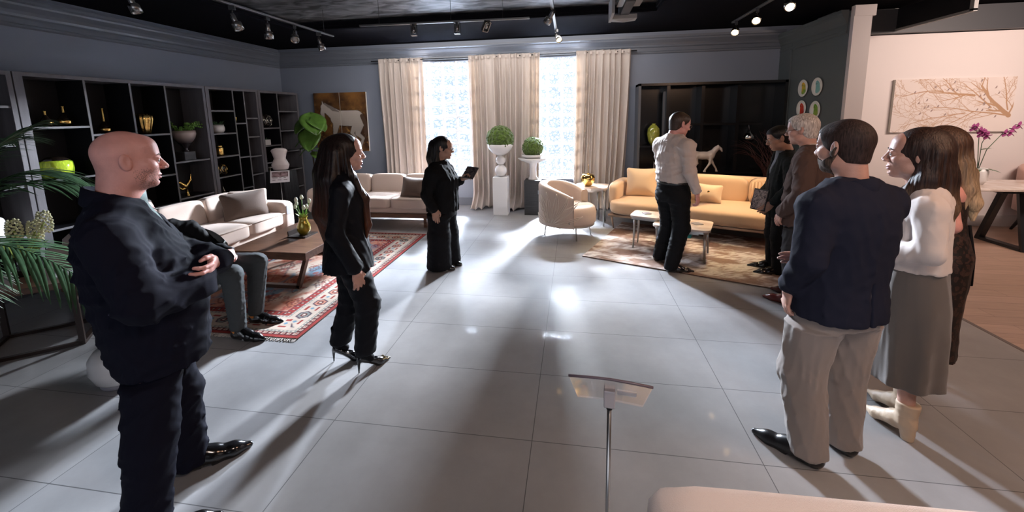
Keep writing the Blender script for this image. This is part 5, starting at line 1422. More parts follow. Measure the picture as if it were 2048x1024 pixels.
class Person:
    def __init__(s, label, loc, heading, skin, group=None, cat='person'):
        s.label = label; s.loc = loc; s.h = heading; s.skin = skin; s.parts = []; s.kids = []; s.limbs = []; s.name = 'person'; s.lipz = M_lip; s.extra = []
    def add(s, P_, Q, mi, M=None):
        if M is not None:
            R_ = np.array(M.to_3x3()); P_ = P_ @ R_.T+np.array(M.translation)
            if M.to_3x3().determinant() < 0: Q = Q[:, ::-1]
        s.parts.append((P_, Q, mi))
    def head(s, c, yaw=0., pitch=0., roll=0., sc=1., fem=False, res=.003, stubble=0., heavy=0., scx=1.):
        s.HM = T(*c) @ RZ(rad(yaw)) @ RX(rad(pitch)) @ RY(rad(roll)) @ Matrix.Diagonal((sc*scx, sc, sc, 1))
        F = head_field(res, fem, True, heavy); s.HF = F; s.res = res
        P_, Q = F.mesh(); P_ = relax(P_, Q, 1)
        cc = P_[Q].mean(1); mi = np.zeros(len(Q), int)
        lip = (cc[:, 1] > .079) & (cc[:, 2] > -.0775) & (cc[:, 2] < -.0545) & (np.abs(cc[:, 0]) < .021)
        mi[lip] = 1
        if stubble:
            rs = np.random.RandomState(2)
            d = np.minimum((cc[:, 1]+.002+.25*(cc[:, 2]+.03))/.02, (-.030-.22*np.clip(cc[:, 1]-.03, 0, 1)*-1-cc[:, 2])/.014)
            d = np.minimum(d, (cc[:, 2]+.125)/.012)
            mk = (rs.rand(len(Q)) < np.clip(d, 0, 1)*stubble) & ~lip
            mk |= (cc[:, 1] > .085) & (cc[:, 2] > -.053) & (cc[:, 2] < -.041) & (np.abs(cc[:, 0]) < .022) & (rs.rand(len(Q)) < stubble)
            mi[mk] = 4
        s.add(P_, Q, mi, s.HM)
        for sx in (-1, 1):
            for (y, r, k) in ((.0815, .0122, 2), (.0895, .0052, 3)):
                v = []; f = []
                for i in range(9):
                    for j in range(12):
                        a = PI*i/8-PI/2; b = 2*PI*j/12; v.append((sx*.031+r*math.cos(a)*math.cos(b), y+r*math.cos(a)*math.sin(b), .002+r*math.sin(a)))
                for i in range(8):
                    for j in range(12): f.append((i*12+j, i*12+(j+1) % 12, (i+1)*12+(j+1) % 12, (i+1)*12+j))
                s.add(np.array(v), np.array(f), np.full(len(f), k), s.HM)
        # brows
    def brows(s, m):
        b = MB()
        for sx in (-1, 1):
            b.tube([(sx*.012, .0925, .022), (sx*.030, .0925, .028), (sx*.050, .079, .023)], [.0025, .003, .0015], 6, s.HM)
        s.kids.append(b.build('eyebrows', m))
    def hand(s, wrist, d, th, side, curl=RELAXED, sc=1.):
        """d: finger direction, th: thumb direction"""
        d = Vector(d).normalized(); t = Vector(th); t = (t-d*t.dot(d)).normalized()
        z = t.cross(d) if True else None
        # back of the hand: for the right hand x(thumb) , y(d) ; mirrored for the left
        if side == 'R': z = -z
        M = Matrix(((t.x, d.x, z.x, wrist[0]), (t.y, d.y, z.y, wrist[1]), (t.z, d.z, z.z, wrist[2]), (0, 0, 0, 1))) @ Matrix.Diagonal((sc, sc, sc, 1))
        P_, Q = hand_mesh(curl); s.add(P_, Q, np.zeros(len(Q), int), M)
    def limb(s, pts, rs): s.limbs.append((pts, rs))
    def body(s, lo, hi, res=.012, slim=.68):
        F = Field(lo, hi, res)
        for pts, rs in s.limbs: F.chain(pts, [r if r <= .036 else max(.036, r*slim) for r in rs], .012)
        P_, Q = F.mesh(); s.add(relax(P_, Q, 1), Q, np.zeros(len(Q), int))
    def cloth(s, name, m, F, it=1, **k):
        o = sdf_obj(name, F, m, None, it, **k); s.kids.append(o); return o
    def hairfield(s, thick, front=.060, side=.015, back=-.085, res=None, sideback=-.02, temple=.045):
        """short hair cap following the skull"""
        res = res or s.res
        F = Field((-.11, -.14, -.13), (.11, .12, .145), res)
        F.ell((0, -.018, .032), (.076+thick, .097+thick, .088+thick), 0)
        F.ell((0, .045, .055), (.058+thick*.7, .040+thick*.5, .040+thick), .03)
        F.ell((0, -.045, -.045), (.058+thick*.5, .052+thick*.6, .060), .03)
        def g(x, y, z):
            zl = np.interp(y.ravel(), [-.12, sideback-.012, sideback+.012, .015, temple, .062, .12], [back, back+.01, side-.012, side-.018, side+.012, front, front+.012]).reshape(y.shape)
            return zl-z+0*x
        F.cut(g)
        return F
    def place(s, o, M=None):
        if M is not None:
            o.data.transform(M)
            if M.to_3x3().determinant() < 0: o.data.flip_normals()
        s.kids.append(o); return o
    def glasses(s, m, lens=True):
        b = MB()
        for sx in (-1, 1):
            c = Vector((sx*.033, .104, .001)); pts = [c+Vector((.024*math.cos(a), -.004*abs(math.cos(a)), .016*math.sin(a))) for a in np.linspace(0, 2*PI, 17)]
            b.tube(pts, .0016, 6, s.HM, False)
            b.tube([(sx*.057, .100, .004), (sx*.076, .06, .006), (sx*.083, -.005, .006), (sx*.083, -.022, -.008)], .0015, 6, s.HM)
        b.tube([(-.010, .105, .003), (0, .107, .006), (.010, .105, .003)], .0015, 6, s.HM)
        s.kids.append(b.build('glasses', m))
    def finish(s, stub=None):
        V = []; Q = []; MI = []; n = 0
        for P_, q, mi in s.parts:
            V.append(P_); Q.append(np.asarray(q)+n); MI.append(mi); n += len(P_)
        V = np.concatenate(V); Q = np.concatenate(Q); MI = np.concatenate(MI)
        o = mesh_obj('person', V, Q, None, None, True, [s.skin, s.lipz, M_eyew, M_iris, stub or s.skin], MI)
        o.location = s.loc; o.rotation_euler = (0, 0, rad(s.h-90))
        tag(o, s.label, 'person')
        for k in s.kids: k.parent = o
        return o
def shoe(P, name, m, ankle, toe_deg, L_=.285, kind='dress', msole=None, sc=1.):
    """ankle = (x, y) of heel centre on the floor, toe direction in degrees in the person's frame (90 = forward)"""
    F = Field((-.06, -.06, -.002), (.06, .27, .16), .005)
    w = .040
    F.cone((0, .0, .040), (0, .10, .030), .042, .040, 0).cone((0, .10, .028), (0, .175, .020), .041, .036, .02)
    tip = .245 if kind != 'sneaker' else .225
    F.cone((0, .175, .018), (0, tip-.01, .014), .034, .016 if kind != 'sneaker' else .028, .02)
    F.cone((0, .005, .05), (0, .01, .11), .036, .038, .02)
    F.cone((0, .10, .045), (0, .02, .09), .034, .034, .02)
    F.cut(lambda x, y, z: np.maximum(-z+0*x+0*y, z-.095+.0*x+0*y))
    F.cut(lambda x, y, z: np.where((z < .022) & (np.abs(y-.075) < .018), .003, -1)+0*x)
    M = T(ankle[0], ankle[1], 0) @ RZ(rad(toe_deg-90)) @ Matrix.Diagonal((sc, L_/.285, sc, 1))
    o = P.place(sdf_obj(name, F, m), M)
    lb = MB()
    for k in range(4): lb.tube([(-.016, .095+.018*k, .074-.010*k), (0, .097+.018*k, .079-.010*k), (.016, .095+.018*k, .074-.010*k)], .0025, 5, M)
    l = lb.build('laces', m); l.parent = o
    if msole:
        sl = MB(); pl = [(.040*math.sin(a)*(1 if math.cos(a) < .2 else .9), .11+.135*math.cos(a)) for a in np.linspace(0, 2*PI, 25)[:-1]]
        sl.prism(pl, .001, .022, M); q = sl.build('sole', msole); q.parent = o
    return o
def pump(P, m, ankle, toe_deg, mg):
    F = Field((-.05, -.05, -.002), (.05, .22, .14), .004)
    F.cone((0, .0, .098), (0, .035, .085), .026, .024, 0).cone((0, .035, .082), (0, .125, .022), .026, .030, .02).cone((0, .125, .018), (0, .205, .010), .028, .007, .02)
    F.cone((0, -.018, .085), (0, -.022, .0), .012, .0045, .012)
    F.cut(lambda x, y, z: -z+0*x+0*y)
    F.cone((0, .02, .125), (0, .09, .085), .024, .024, .01, 's')
    M = T(ankle[0], ankle[1], 0) @ RZ(rad(toe_deg-90))
    o = P.place(sdf_obj('high_heel_shoe', F, m), M)
    b = MB().box((0, .150, .036), (.05, .035, .010), .003, M); q = b.build('buckle', mg); q.parent = o
    b2 = MB().tube([(-.02, .17, .026), (0, .205, .014), (.02, .17, .026)], .004, 6, M); q = b2.build('toe_cap', mg); q.parent = o
    return M
def trousers(P, m, pelvis, L, R, radii=(.098, .078, .066), hem=.06, res=.009, fold=.006, name='trousers', seed=3, f=22, waist=None, p=2.3, under=None):
    allp = np.array(list(L)+list(R)+[pelvis]); lo = allp.min(0)-.19; hi = allp.max(0)+.2; lo[2] = -.01
    F = Field(lo, hi, res)
    wz, wx, wy = waist or (.12, .17, .125)
    F.sect([(pelvis[2]-.10, pelvis[0], pelvis[1], wx*1.0, wy), (pelvis[2], pelvis[0], pelvis[1], wx*1.03, wy*1.05), (pelvis[2]+wz, pelvis[0], pelvis[1], wx*.93, wy*.95)], 0)
    for leg in (L, R):
        F.cone(leg[0], leg[1], radii[0], radii[1], .045).cone(leg[1], leg[2], radii[1], radii[2], .03)
    F.fold(fold, f, seed, (1, 1, .75))
    if under:
        uz, ux, uy, ucy = under
        def lim(x, y, z):
            q = np.sqrt((x/ux)**2+((y-ucy)/uy)**2); d = (q-1)*min(ux, uy)
            return np.where(z > uz-.01, d, d-(uz-.01-z)*2.5)
        F.cut(lim)
    F.cut(lambda x, y, z: hem-z+0*x+0*y)
    return P.cloth(name, m, F)
def jacket(P, m, secs, sleeves, neck, res=.008, fold=.006, seed=1, f=17, name='jacket', vcut=None, collar=True, vent=False, p=2.4, k=.02, sr=None, aniso=(1, 1, .7)):
    """sleeves: list of point chains with radii; neck: (x, y, z, r)"""
    pts = [q for sl, _ in sleeves for q in sl]+[(s[1]-s[3], s[2]-s[4], s[0]) for s in secs]+[(s[1]+s[3], s[2]+s[4], s[0]) for s in secs]+[(neck[0], neck[1], neck[2]+.05)]
    a = np.array(pts); F = Field(a.min(0)-.11, a.max(0)+.11, res)
    F.sect(secs, 0, p)
    nx, ny, nz, nr = neck
    for sl, rs in sleeves:
        s0 = sl[0]
        F.cone((nx*.5+s0[0]*.5, ny*.5+s0[1]*.5, nz*.42+s0[2]*.58-.005), s0, .072, rs[0], .05)
        F.cone((nx, ny, nz-.035), (nx*.6+s0[0]*.4, ny*.6+s0[1]*.4, nz*.5+s0[2]*.5-.012), .062, .066, .05)
        F.chain(sl, rs, k)
    F.fold(fold, f, seed, aniso)
    if vent: F.cut(lambda x, y, z: np.where((y < 0) & (z < secs[0][0]+.2) & (np.abs(x-secs[0][1]) < .005), .01, -1))
    if vcut:
        zb, zt, hw = vcut  # V opening on the front
        cy = secs[0][2]
        F.cut(lambda x, y, z: np.where((y > cy+.02) & (z > zb), (hw*(z-zb)/(zt-zb)-np.abs(x-nx))*.8, -1)+0*x)
    # hollow sleeve ends and neck
    o = P.cloth(name, m, F)
    if collar:
        c = MB(); n = 30; v = []; ff = []
        for i in range(n+1):
            aa = rad(-90-135+270*i/n)+0; fr_ = 1-abs(i/n*2-1)
            for (r, z) in ((nr+.002, nz-.01), (nr+.009, nz+.021+.012*fr_), (nr+.017, nz+.020+.012*fr_), (nr+.030, nz-.030), (nr+.018, nz-.05)):
                v.append((nx+r*math.cos(aa), ny+r*math.sin(aa)*1.02, z-.055*(1-fr_)**2))
        for i in range(n):
            for q in range(5): ff.append((i*5+q, i*5+(q+1) % 5, (i+1)*5+(q+1) % 5, (i+1)*5+q))
        ff += [tuple(range(4, -1, -1)), tuple(range(n*5, n*5+5))]
        q = mesh_obj('collar', v, ff, m); q.parent = o
    return o
def longhair(P, m, paths, cap=.012, front=.066, res=.0045, seed=2, side=-.03, extra=None, name='hair'):
    """paths: chains in the person's frame; cap follows the skull"""
    HMi = P.HM
    pts = []
    def tp(p): return tuple(HMi @ Vector(p))
    a = np.array([p for ch, _ in paths for p in ch]+[tp((.12, .12, .15)), tp((-.12, -.15, -.1))]); mx_ = max(max(r) for _, r in paths)
    F = Field(a.min(0)-mx_-.02, a.max(0)+mx_+.02, res)
    c = HMi @ Vector((0, -.026, .034)); sc = HMi.to_scale()[1]; R_ = np.array(HMi.to_3x3())/sc
    F.ell(c, ((.078+cap)*sc, (.094+cap)*sc, (.088+cap)*sc), 0, R=R_)
    for ch, rs in paths: F.chain(ch, rs, .025)
    # strands: fine ridges running down
    idx = np.nonzero(np.abs(F.d) < .03); X = F.ax[0][idx[0]]; Y = F.ax[1][idx[1]]; Z = F.ax[2][idx[2]]
    th = np.arctan2(Y-c.y, X-c.x)
    dn = np.clip((c.z+.06-Z)/.12, .15, 1)
    F.d[idx] += (dn*(.0026*np.sin(th*22+1.2*np.sin(Z*11+seed)+3*np.sin(th*3))+.0012*np.sin(th*47+Z*7))).astype(np.float32)
    # open the face
    fc = HMi @ Vector((0, .118, -.035)); F.ell(fc, (.064*sc, .085*sc, .096*sc), .01, 's', R=R_)
    if extra: extra(F, HMi, R_, sc)
    return P.cloth(name, m, F, 1)

# ---------------------------------------------------------------- 1. bald man, arms crossed
SK1 = skin_mat('warm_pink_skin', (.62, .31, .27)); SK2 = skin_mat('tan_skin', (.36, .20, .14)); SK3 = skin_mat('light_rosy_skin', (.50, .28, .22))
M_navyw = fabric('midnight_navy_wool', (.0055, .0058, .014), .8, .5, 380, .15)
M_blackf = fabric('black_suiting', (.0045, .0045, .006), .7, .3, 400, .12)
M_shoeb = mat('polished_black_leather', (.006, .006, .007), .16, coat=.5)
P = Person('bald person in dark navy jacket with folded arms standing in the left foreground', (-1.84, 1.36, 0), 48, SK1)
P.head((0.02, .045, 1.545), 4, -3, 0, 1.00, res=.0024, stubble=.4, heavy=1.0)
P.limb([(0, 0, .8), (0, .02, 1.1), (0, -.01, 1.32), (0, .0, 1.42)], [0.120, 0.115, 0.072, 0.060])
P.limb([(-.10, 0, .85), (-.10, .06, .45), (-.10, .07, .08)], [.09, .07, .045]); P.limb([(.10, 0, .85), (.19, .0, .45), (.25, -.05, .08)], [.09, .07, .045])
P.limb([(.20, -.02, 1.27), (.245, .05, 1.02), (.05, .18, 1.05), (-.05, .12, 1.04)], [.05, .045, .035, .03])
P.limb([(-.20, -.02, 1.27), (-.235, .06, 1.04), (-.02, .25, 1.07), (.10, .27, 1.08)], [.05, .045, .035, .03])
P.body((-.4, -.3, .02), (.4, .42, 1.5), slim=.45)
P.hand((-.08, .08, 1.04), (-.9, -.5, -.2), (.1, .3, .9), 'R', (.35, .4, .4, .4, .4))
P.hand((.115, .275, 1.075), (.75, -.25, -.10), (0, .3, .9), 'L', (.5, .5, .55, .6, .3))
jacket(P, M_navyw, [(.67, 0, .055, .215, .165), (.73, 0, .055, .218, .172), (.84, 0, .05, .220, .188), (.96, 0, .05, .220, .20), (1.08, 0, .03, .222, .195), (1.20, 0, .0, .218, .165), (1.29, 0, -.015, .20, .135), (1.35, 0, -.02, .13, .10), (1.41, 0, -.02, .085, .08)],
       [([(.215, -.03, 1.27), (.295, .04, 1.03), (.17, .20, 1.02), (.0, .250, 1.08), (-.09, .20, 1.10)], [.092, .082, .072, .062, .056]),
        ([(-.215, -.03, 1.27), (-.285, .06, 1.04), (-.14, .24, 1.03), (.03, .29, 1.06), (.085, .29, 1.08)], [.092, .080, .068, .058, .054])], (0, -.01, 1.42, .080), fold=.009, f=14, seed=5, vcut=(1.22, 1.42, .05), res=.0075)
M_shirt1 = fabric('teal_grey_shirt', (.20, .30, .29), .7)
F = Field((-.15, -.15, 1.05), (.15, .25, 1.46), .008); F.sect([(1.08, 0, .03, .16, .16), (1.2, 0, .0, .17, .152), (1.29, 0, -.012, .15, .125), (1.36, 0, -.015, .10, .095), (1.425, 0, -.005, .083, .083)], 0); P.cloth('shirt', M_shirt1, F)
F = Field((-.12, -.12, 1.37), (.12, .15, 1.47), .006); F.sect([(1.36, 0, -.002, .086, .084), (1.418, 0, -.002, .078, .076)], 0); P.cloth('shirt_collar', fabric('pale_sage_collar', (.42, .50, .47), .7), F)
trousers(P, M_navyw, (0, .04, .80), [(-.10, .03, .74), (-.10, .08, .42), (-.10, .08, .06)], [(.10, .03, .74), (.19, -.01, .42), (.25, -.06, .06)], (.110, .090, .080), .035, fold=.009, waist=(.14, .19, .17), seed=8, f=18, under=(.67, .195, .145, .055))
shoe(P, 'dress_shoe', M_shoeb, (-.10, .06), 84, .32, sc=1.08); shoe(P, 'dress_shoe', M_shoeb, (.25, -.09), 80, .32, sc=1.08)
P.brows(hair_mat('light_brown_brow', (.12, .07, .045)))
P.finish(mat('stubble_skin', (.27, .15, .13), .6))

# ---------------------------------------------------------------- 2. seated man, mostly hidden
P = Person('person seated in the grey tub chair, knees and black shoes in view', (-3.02, 2.68, 0), 3, SK1)
P.head((0, -.41, .98), 0, 18, res=.004)
P.limb([(0, -.04, .55), (0, -.15, .70), (0, -.31, .87)], [0.104, 0.105, 0.049])
P.limb([(-.10, 0, .52), (-.14, .41, .53), (-.12, .375, .10)], [.07, .055, .036]); P.limb([(.10, 0, .52), (.13, .41, .53), (.12, .415, .10)], [.07, .055, .036])
P.body((-.35, -.3, .03), (.35, .6, 1.05))
P.hand((.10, .22, .645), (-.35, .8, -.05), (-.8, -.3, .3), 'R', RELAXED); P.hand((-.10, .24, .63), (.6, .7, -.05), (.5, -.3, .6), 'L', RELAXED)
M_jeans = fabric('charcoal_cord_fabric', (.055, .06, .062), .85, .5, 300)
F = Field((-.26, -.25, .03), (.26, .66, .75), .008)
F.sect([(.44, 0, -.02, .17, .15), (.66, 0, -.03, .16, .13)], 0)
for s, kx, fy in ((-1, -.14, .40), (1, .13, .44)): F.cone((s*.09, 0, .52), (kx, .43, .535), .095, .075, .03).cone((kx, .43, .525), (s*.12, fy-.02, .08), .074, .058, .02)
F.fold(.006, 24, 3); F.cut(lambda x, y, z: .085-z+0*x+0*y); P.cloth('trousers', M_jeans, F)
jacket(P, M_blackf, [(.50, 0, -.02, .19, .16), (.64, 0, -.08, .19, .15), (.74, 0, -.22, .20, .13), (.81, 0, -.28, .16, .10), (.87, 0, -.33, .08, .07)],
       [([(.19, -.19, .80), (.24, -.06, .62), (.11, .20, .645)], [.065, .055, .042]), ([(-.19, -.19, .80), (-.24, -.04, .62), (-.11, .21, .63)], [.065, .055, .042])], (0, -.33, .88, .07), seed=4)
P.place(sdf_obj('hair', P.hairfield(.01, res=.004), hair_mat('dark_hair', (.02, .014, .01))), P.HM)
for s, fy, d in ((-1, .39, 92), (1, .43, 86)):
    shoe(P, 'dress_shoe', M_shoeb, (s*.12, fy-.03), d, .29)
    b = MB().lathe([(.042, .06), (.043, .15), (.02, .15)], 20, T(s*.12, fy-.02, 0)); P.kids.append(b.build('sock', mat('orange_sock', (.55, .20, .04), .8)))
P.finish()

# ---------------------------------------------------------------- 3. woman in black suit with very long hair
M_hairred = hair_mat('dark_auburn_hair', (.006, .004, .004), (.018, .008, .006), .4, (.95, 1.30, (.11, .035, .015)))
P = Person('long-haired person in black trouser suit and stiletto heels on the grey tiles', (-1.50, 2.40, 0), 32, SK3)
P.head((.0, .045, 1.475), 0, -2, 0, .98, fem=True)
P.limb([(0, 0, .9), (0, 0, 1.1), (0, -.01, 1.26), (0, 0, 1.36)], [0.096, 0.086, 0.055, 0.043])
P.limb([(-.08, 0, .88), (-.085, .01, .50), (-.08, -.10, .13)], [.08, .055, .032]); P.limb([(.08, 0, .88), (.11, .10, .50), (.125, .05, .13)], [.08, .055, .032])
P.limb([(.16, -.01, 1.27), (.20, -.05, 1.0), (.185, .03, .76), (.185, .05, .72)], [.04, .036, .026, .024]); P.limb([(-.16, -.01, 1.27), (-.20, -.05, 1.0), (-.18, .04, .77)], [.04, .036, .026])
P.body((-.35, -.25, .08), (.35, .35, 1.42))
P.hand((.185, .045, .725), (.02, .12, -1), (-.35, .9, 0), 'R', (.3, .34, .4, .45, .5), .98); P.hand((-.18, .05, .745), (0, .15, -1), (.35, .9, 0), 'L', RELAXED, .95)
M_blazer = fabric('black_blazer_fabric', (.0055, .0055, .008), .6, .25, 380, .15)
jacket(P, M_blazer, [(.71, 0, .0, .185, .165), (.80, 0, .0, .180, .155), (.95, 0, .0, .160, .125), (1.08, 0, .01, .160, .12), (1.18, 0, .015, .168, .122), (1.26, 0, -.005, .155, .10), (1.31, 0, -.01, .095, .07), (1.35, 0, -.01, .06, .055)],
       [([(.168, -.01, 1.255), (.205, -.06, 1.0), (.19, .03, .765)], [.060, .056, .052]), ([(-.168, -.01, 1.255), (-.205, -.05, 1.0), (-.185, .04, .77)], [.060, .056, .050])], (0, -.01, 1.345, .058), fold=.006, f=18, seed=11, vcut=(1.0, 1.33, .06))
F = Field((-.12, -.12, .95), (.12, .16, 1.34), .008); F.sect([(.98, 0, .01, .12, .10), (1.15, 0, .012, .13, .105), (1.27, 0, -.01, .11, .08), (1.32, 0, -.01, .06, .055)], 0); P.cloth('blouse', M_blackf, F)
trousers(P, M_blazer, (0, 0, .86), [(-.085, .0, .80), (-.085, .0, .47), (-.080, -.10, .12)], [(.085, .01, .80), (.11, .10, .47), (.125, .055, .12)], (.10, .078, .070), .135, fold=.005, seed=2, under=(.71, .165, .145, 0))
for x_, y_ in ((-.08, -.125), (.125, .03)):
    F = Field((x_-.08, y_-.09, .06), (x_+.08, y_+.15, .26), .005); F.cone((x_, y_+.015, .25), (x_, y_+.015, .14), .040, .035, 0).cone((x_, y_+.02, .13), (x_, y_+.06, .09), .034, .026, .02); P.cloth('stocking', M_blackf, F)
for a, d in (((-.08, -.125), 75), ((.125, .03), 112)):
    pump(P, M_shoeb, a, d, mat('pale_gold_buckle', (.75, .60, .35), .2, 1.))
longhair(P, M_hairred, [([(0, -.03, 1.50), (0, -.075, 1.35), (.0, -.105, 1.1), (0, -.10, .88)], [.09, .088, .085, .035]), ([(.06, -.02, 1.48), (.085, -.06, 1.32), (.10, -.07, 1.1), (.08, -.05, .87)], [.055, .06, .055, .018]),
    ([(-.06, -.02, 1.48), (-.085, -.05, 1.32), (-.10, -.05, 1.1), (-.08, -.04, .90)], [.055, .06, .05, .02]), ([(.070, .02, 1.46), (.085, .055, 1.34), (.075, .125, 1.18), (.07, .135, 1.0), (.065, .12, .90)], [.024, .026, .028, .022, .006])], cap=.013)
P.brows(M_hairred); P.finish()

# ---------------------------------------------------------------- 4. woman in black by the cream sofa with tablet
M_hairblk = hair_mat('black_hair', (.006, .005, .005))
P = Person('person in loose black top and wide trousers reading a tablet near the first window', (-1.46, 4.24, 0), -8, SK2)
P.head((0, .055, 1.36), 14, -8, 0, 1.0, fem=True, heavy=.5)
P.limb([(0, 0, .75), (0, 0, 1.0), (0, 0, 1.14), (0, 0, 1.25)], [0.104, 0.101, 0.061, 0.043])
for s in (-1, 1): P.limb([(s*.09, 0, .75), (s*.10, .0, .42), (s*.10, 0, .06)], [.08, .06, .035])
P.limb([(.19, -.01, 1.12), (.235, -.04, .88), (.235, .03, .70)], [.045, .04, .028]); P.limb([(-.19, -.01, 1.12), (-.24, .0, .92), (-.20, .19, 1.0), (-.19, .21, 1.01)], [.045, .04, .028, .026])
P.body((-.38, -.25, .05), (.38, .35, 1.3))
P.hand((.235, .035, .715), (.0, .1, -1), (-.35, .9, 0), 'R', RELAXED, .95); P.hand((-.17, .215, 1.01), (.35, .8, .35), (.5, -.1, .7), 'L', (.5, .5, .55, .6, .2), .95)
M_knit = fabric('black_loose_knit', (.006, .006, .007), .85, .6, 150)
jacket(P, M_knit, [(.66, 0, .01, .195, .17), (.78, 0, .015, .19, .17), (.90, 0, .02, .185, .16), (1.02, 0, .03, .19, .165), (1.10, 0, .01, .18, .13), (1.17, 0, .0, .12, .09), (1.225, 0, 0, .07, .065)],
       [([(.19, -.01, 1.10), (.245, -.05, .88), (.24, .02, .735)], [.075, .062, .052]), ([(-.19, -.01, 1.10), (-.25, .0, .90), (-.21, .14, .97)], [.072, .062, .052])], (0, 0, 1.215, .062), fold=.008, seed=7, f=15, collar=False, name='top')
trousers(P, M_blackf, (0, 0, .70), [(-.085, 0, .66), (-.095, .01, .38), (-.10, .01, .05)], [(.085, 0, .66), (.10, .0, .38), (.105, -.01, .05)], (.115, .125, .140), .025, fold=.004, seed=9, f=20, name='wide_trousers', waist=(.1, .175, .15), under=(.66, .175, .15, .01))
M_white2 = mat('white_rubber_sole', (.6, .58, .56), .5)
shoe(P, 'sneaker', M_shoeb, (-.10, -.02), 80, .25, 'sneaker', M_white2, .9); shoe(P, 'sneaker', M_shoeb, (.105, -.04), 100, .25, 'sneaker', M_white2, .9)
longhair(P, M_hairblk, [([(0, -.04, 1.38), (0, -.075, 1.25), (.01, -.09, 1.08)], [.085, .075, .03]), ([(.055, -.01, 1.36), (.07, -.01, 1.22), (.075, .06, 1.05)], [.045, .04, .015]), ([(-.055, -.01, 1.36), (-.07, -.01, 1.22), (-.075, .04, 1.08)], [.045, .04, .015])], cap=.011)
P.glasses(M_black)
o4 = P.finish()
def held(name, label, cat, loc, rot, dims, m, screen=None, sdims=None):
    o = MB().box((0, 0, 0), dims, .003).build(name, m); o.location = loc; o.rotation_euler = rot; tag(o, label, cat)
    if screen: MB().box((0, 0, dims[2]/2+.0005), (dims[0]*.88, dims[1]*.9, .001)).build('screen', screen, o)
    return o
def to_world(o, p):
    a = o.rotation_euler.z; return (o.location.x+p[0]*math.cos(a)-p[1]*math.sin(a), o.location.y+p[0]*math.sin(a)+p[1]*math.cos(a), p[2])
M_scr = wave_mat('dark_tablet_screen', (.02, .02, .025), (.12, .10, .10), 30, (1, 1, 1), .15)
held('tablet', 'dark tablet held up by the person in black near the first window', 'tablet', to_world(o4, (-.135, .30, 1.075)), (rad(52), 0, rad(-8-90+60)), (.20, .15, .014), M_black, M_scr)

# ---------------------------------------------------------------- 5. man in pale shirt seen from behind
M_pshirt = fabric('pale_pinstripe_shirt', (.52, .43, .38), .8, .3, 500)
M_blackt = fabric('black_trouser_cloth', (.007, .0075, .009), .75, .3, 350)
M_hairbr = hair_mat('short_brown_hair', (.045, .028, .02))
P = Person('person in pale striped shirt and black trousers standing on the abstract rug edge', (1.06, 4.47, 0), 28, SK1)
P.head((0.02, .04, 1.575), -12, -14, 0, 1.02)
P.limb([(0, 0, .9), (0, 0, 1.15), (0, -.01, 1.38), (0, 0, 1.48)], [0.104, 0.101, 0.066, 0.051])
P.limb([(-.10, 0, .88), (-.12, .05, .50), (-.20, .04, .07)], [.09, .065, .04]); P.limb([(.10, 0, .88), (.10, .03, .50), (.10, -.06, .07)], [.09, .065, .04])
P.limb([(.20, -.02, 1.36), (.25, -.02, 1.10), (.235, .10, .87)], [.05, .044, .03]); P.limb([(-.20, -.02, 1.36), (-.23, .05, 1.10), (-.16, .20, .95)], [.05, .044, .03])
P.body((-.4, -.25, .04), (.4, .35, 1.5))
P.hand((.235, .105, .86), (-.02, .25, -1), (-.4, .9, .1), 'R', (.45, .5, .55, .6, .5)); P.hand((-.16, .205, .945), (.5, .6, -.4), (.4, 0, .8), 'L', RELAXED)
jacket(P, M_pshirt, [(.955, 0, .0, .172, .145), (1.0, 0, .0, .192, .16), (1.1, 0, .01, .20, .162), (1.22, 0, .0, .205, .15), (1.33, 0, -.015, .20, .125), (1.40, 0, -.02, .14, .095), (1.455, 0, -.02, .075, .07)],
       [([(.205, -.02, 1.355), (.265, -.03, 1.10), (.245, .08, .91)], [.080, .064, .050]), ([(-.205, -.02, 1.355), (-.25, .05, 1.10), (-.18, .17, .97)], [.080, .064, .05])], (0, -.01, 1.455, .065), fold=.009, f=15, seed=21, name='shirt')
trousers(P, M_blackt, (0, 0, .86), [(-.10, 0, .80), (-.125, .07, .48), (-.21, .03, .06)], [(.10, 0, .80), (.105, .04, .48), (.10, -.07, .06)], (.108, .088, .075), .03, fold=.007, seed=5, waist=(.12, .178, .148))
MB_ = MB().tube([(.175*math.cos(a), .148*math.sin(a), .965) for a in np.linspace(0, 2*PI, 41)], .016, 8, None, False); P.kids.append(MB_.build('belt', M_shoeb))
shoe(P, 'dress_shoe', M_shoeb, (-.21, -.0), 100, .29); shoe(P, 'dress_shoe', M_shoeb, (.10, -.09), 62, .29)
P.place(sdf_obj('hair', P.hairfield(.008, front=.066), M_hairbr), P.HM)
P.glasses(mat('thin_silver_frame', (.5, .48, .46), .25, 1.)); P.brows(M_hairbr); P.finish()

# ---------------------------------------------------------------- 6. man in dark suit with tablet, facing left
M_darkg = fabric('dark_green_black_suit', (.012, .0145, .015), .75, .3, 350)
P = Person('person in dark suit with glasses holding a patterned tablet before the apricot sofa', (2.13, 4.46, 0), 172, SK2)
P.head((0, .065, 1.42), -4, -18, 0, 1.0)
P.limb([(0, 0, .8), (0, 0, 1.0), (0, -.01, 1.2), (0, .02, 1.34)], [0.096, 0.094, 0.061, 0.047])
for s in (-1, 1): P.limb([(s*.09, 0, .78), (s*.09, .01, .42), (s*.09, -.02, .07)], [.08, .06, .04])
P.limb([(-.19, -.01, 1.19), (-.23, .0, .95), (-.20, .13, .78)], [.045, .04, .028]); P.limb([(.19, -.01, 1.19), (.23, .0, .95), (.18, .13, .80)], [.045, .04, .028])
P.body((-.4, -.25, .04), (.4, .35, 1.42))
P.hand((-.19, .145, .765), (.1, .55, -.5), (.2, .5, .6), 'L', (.5, .5, .55, .6, .2)); P.hand((.17, .14, .79), (-.3, .6, -.4), (-.3, .4, .7), 'R', RELAXED)
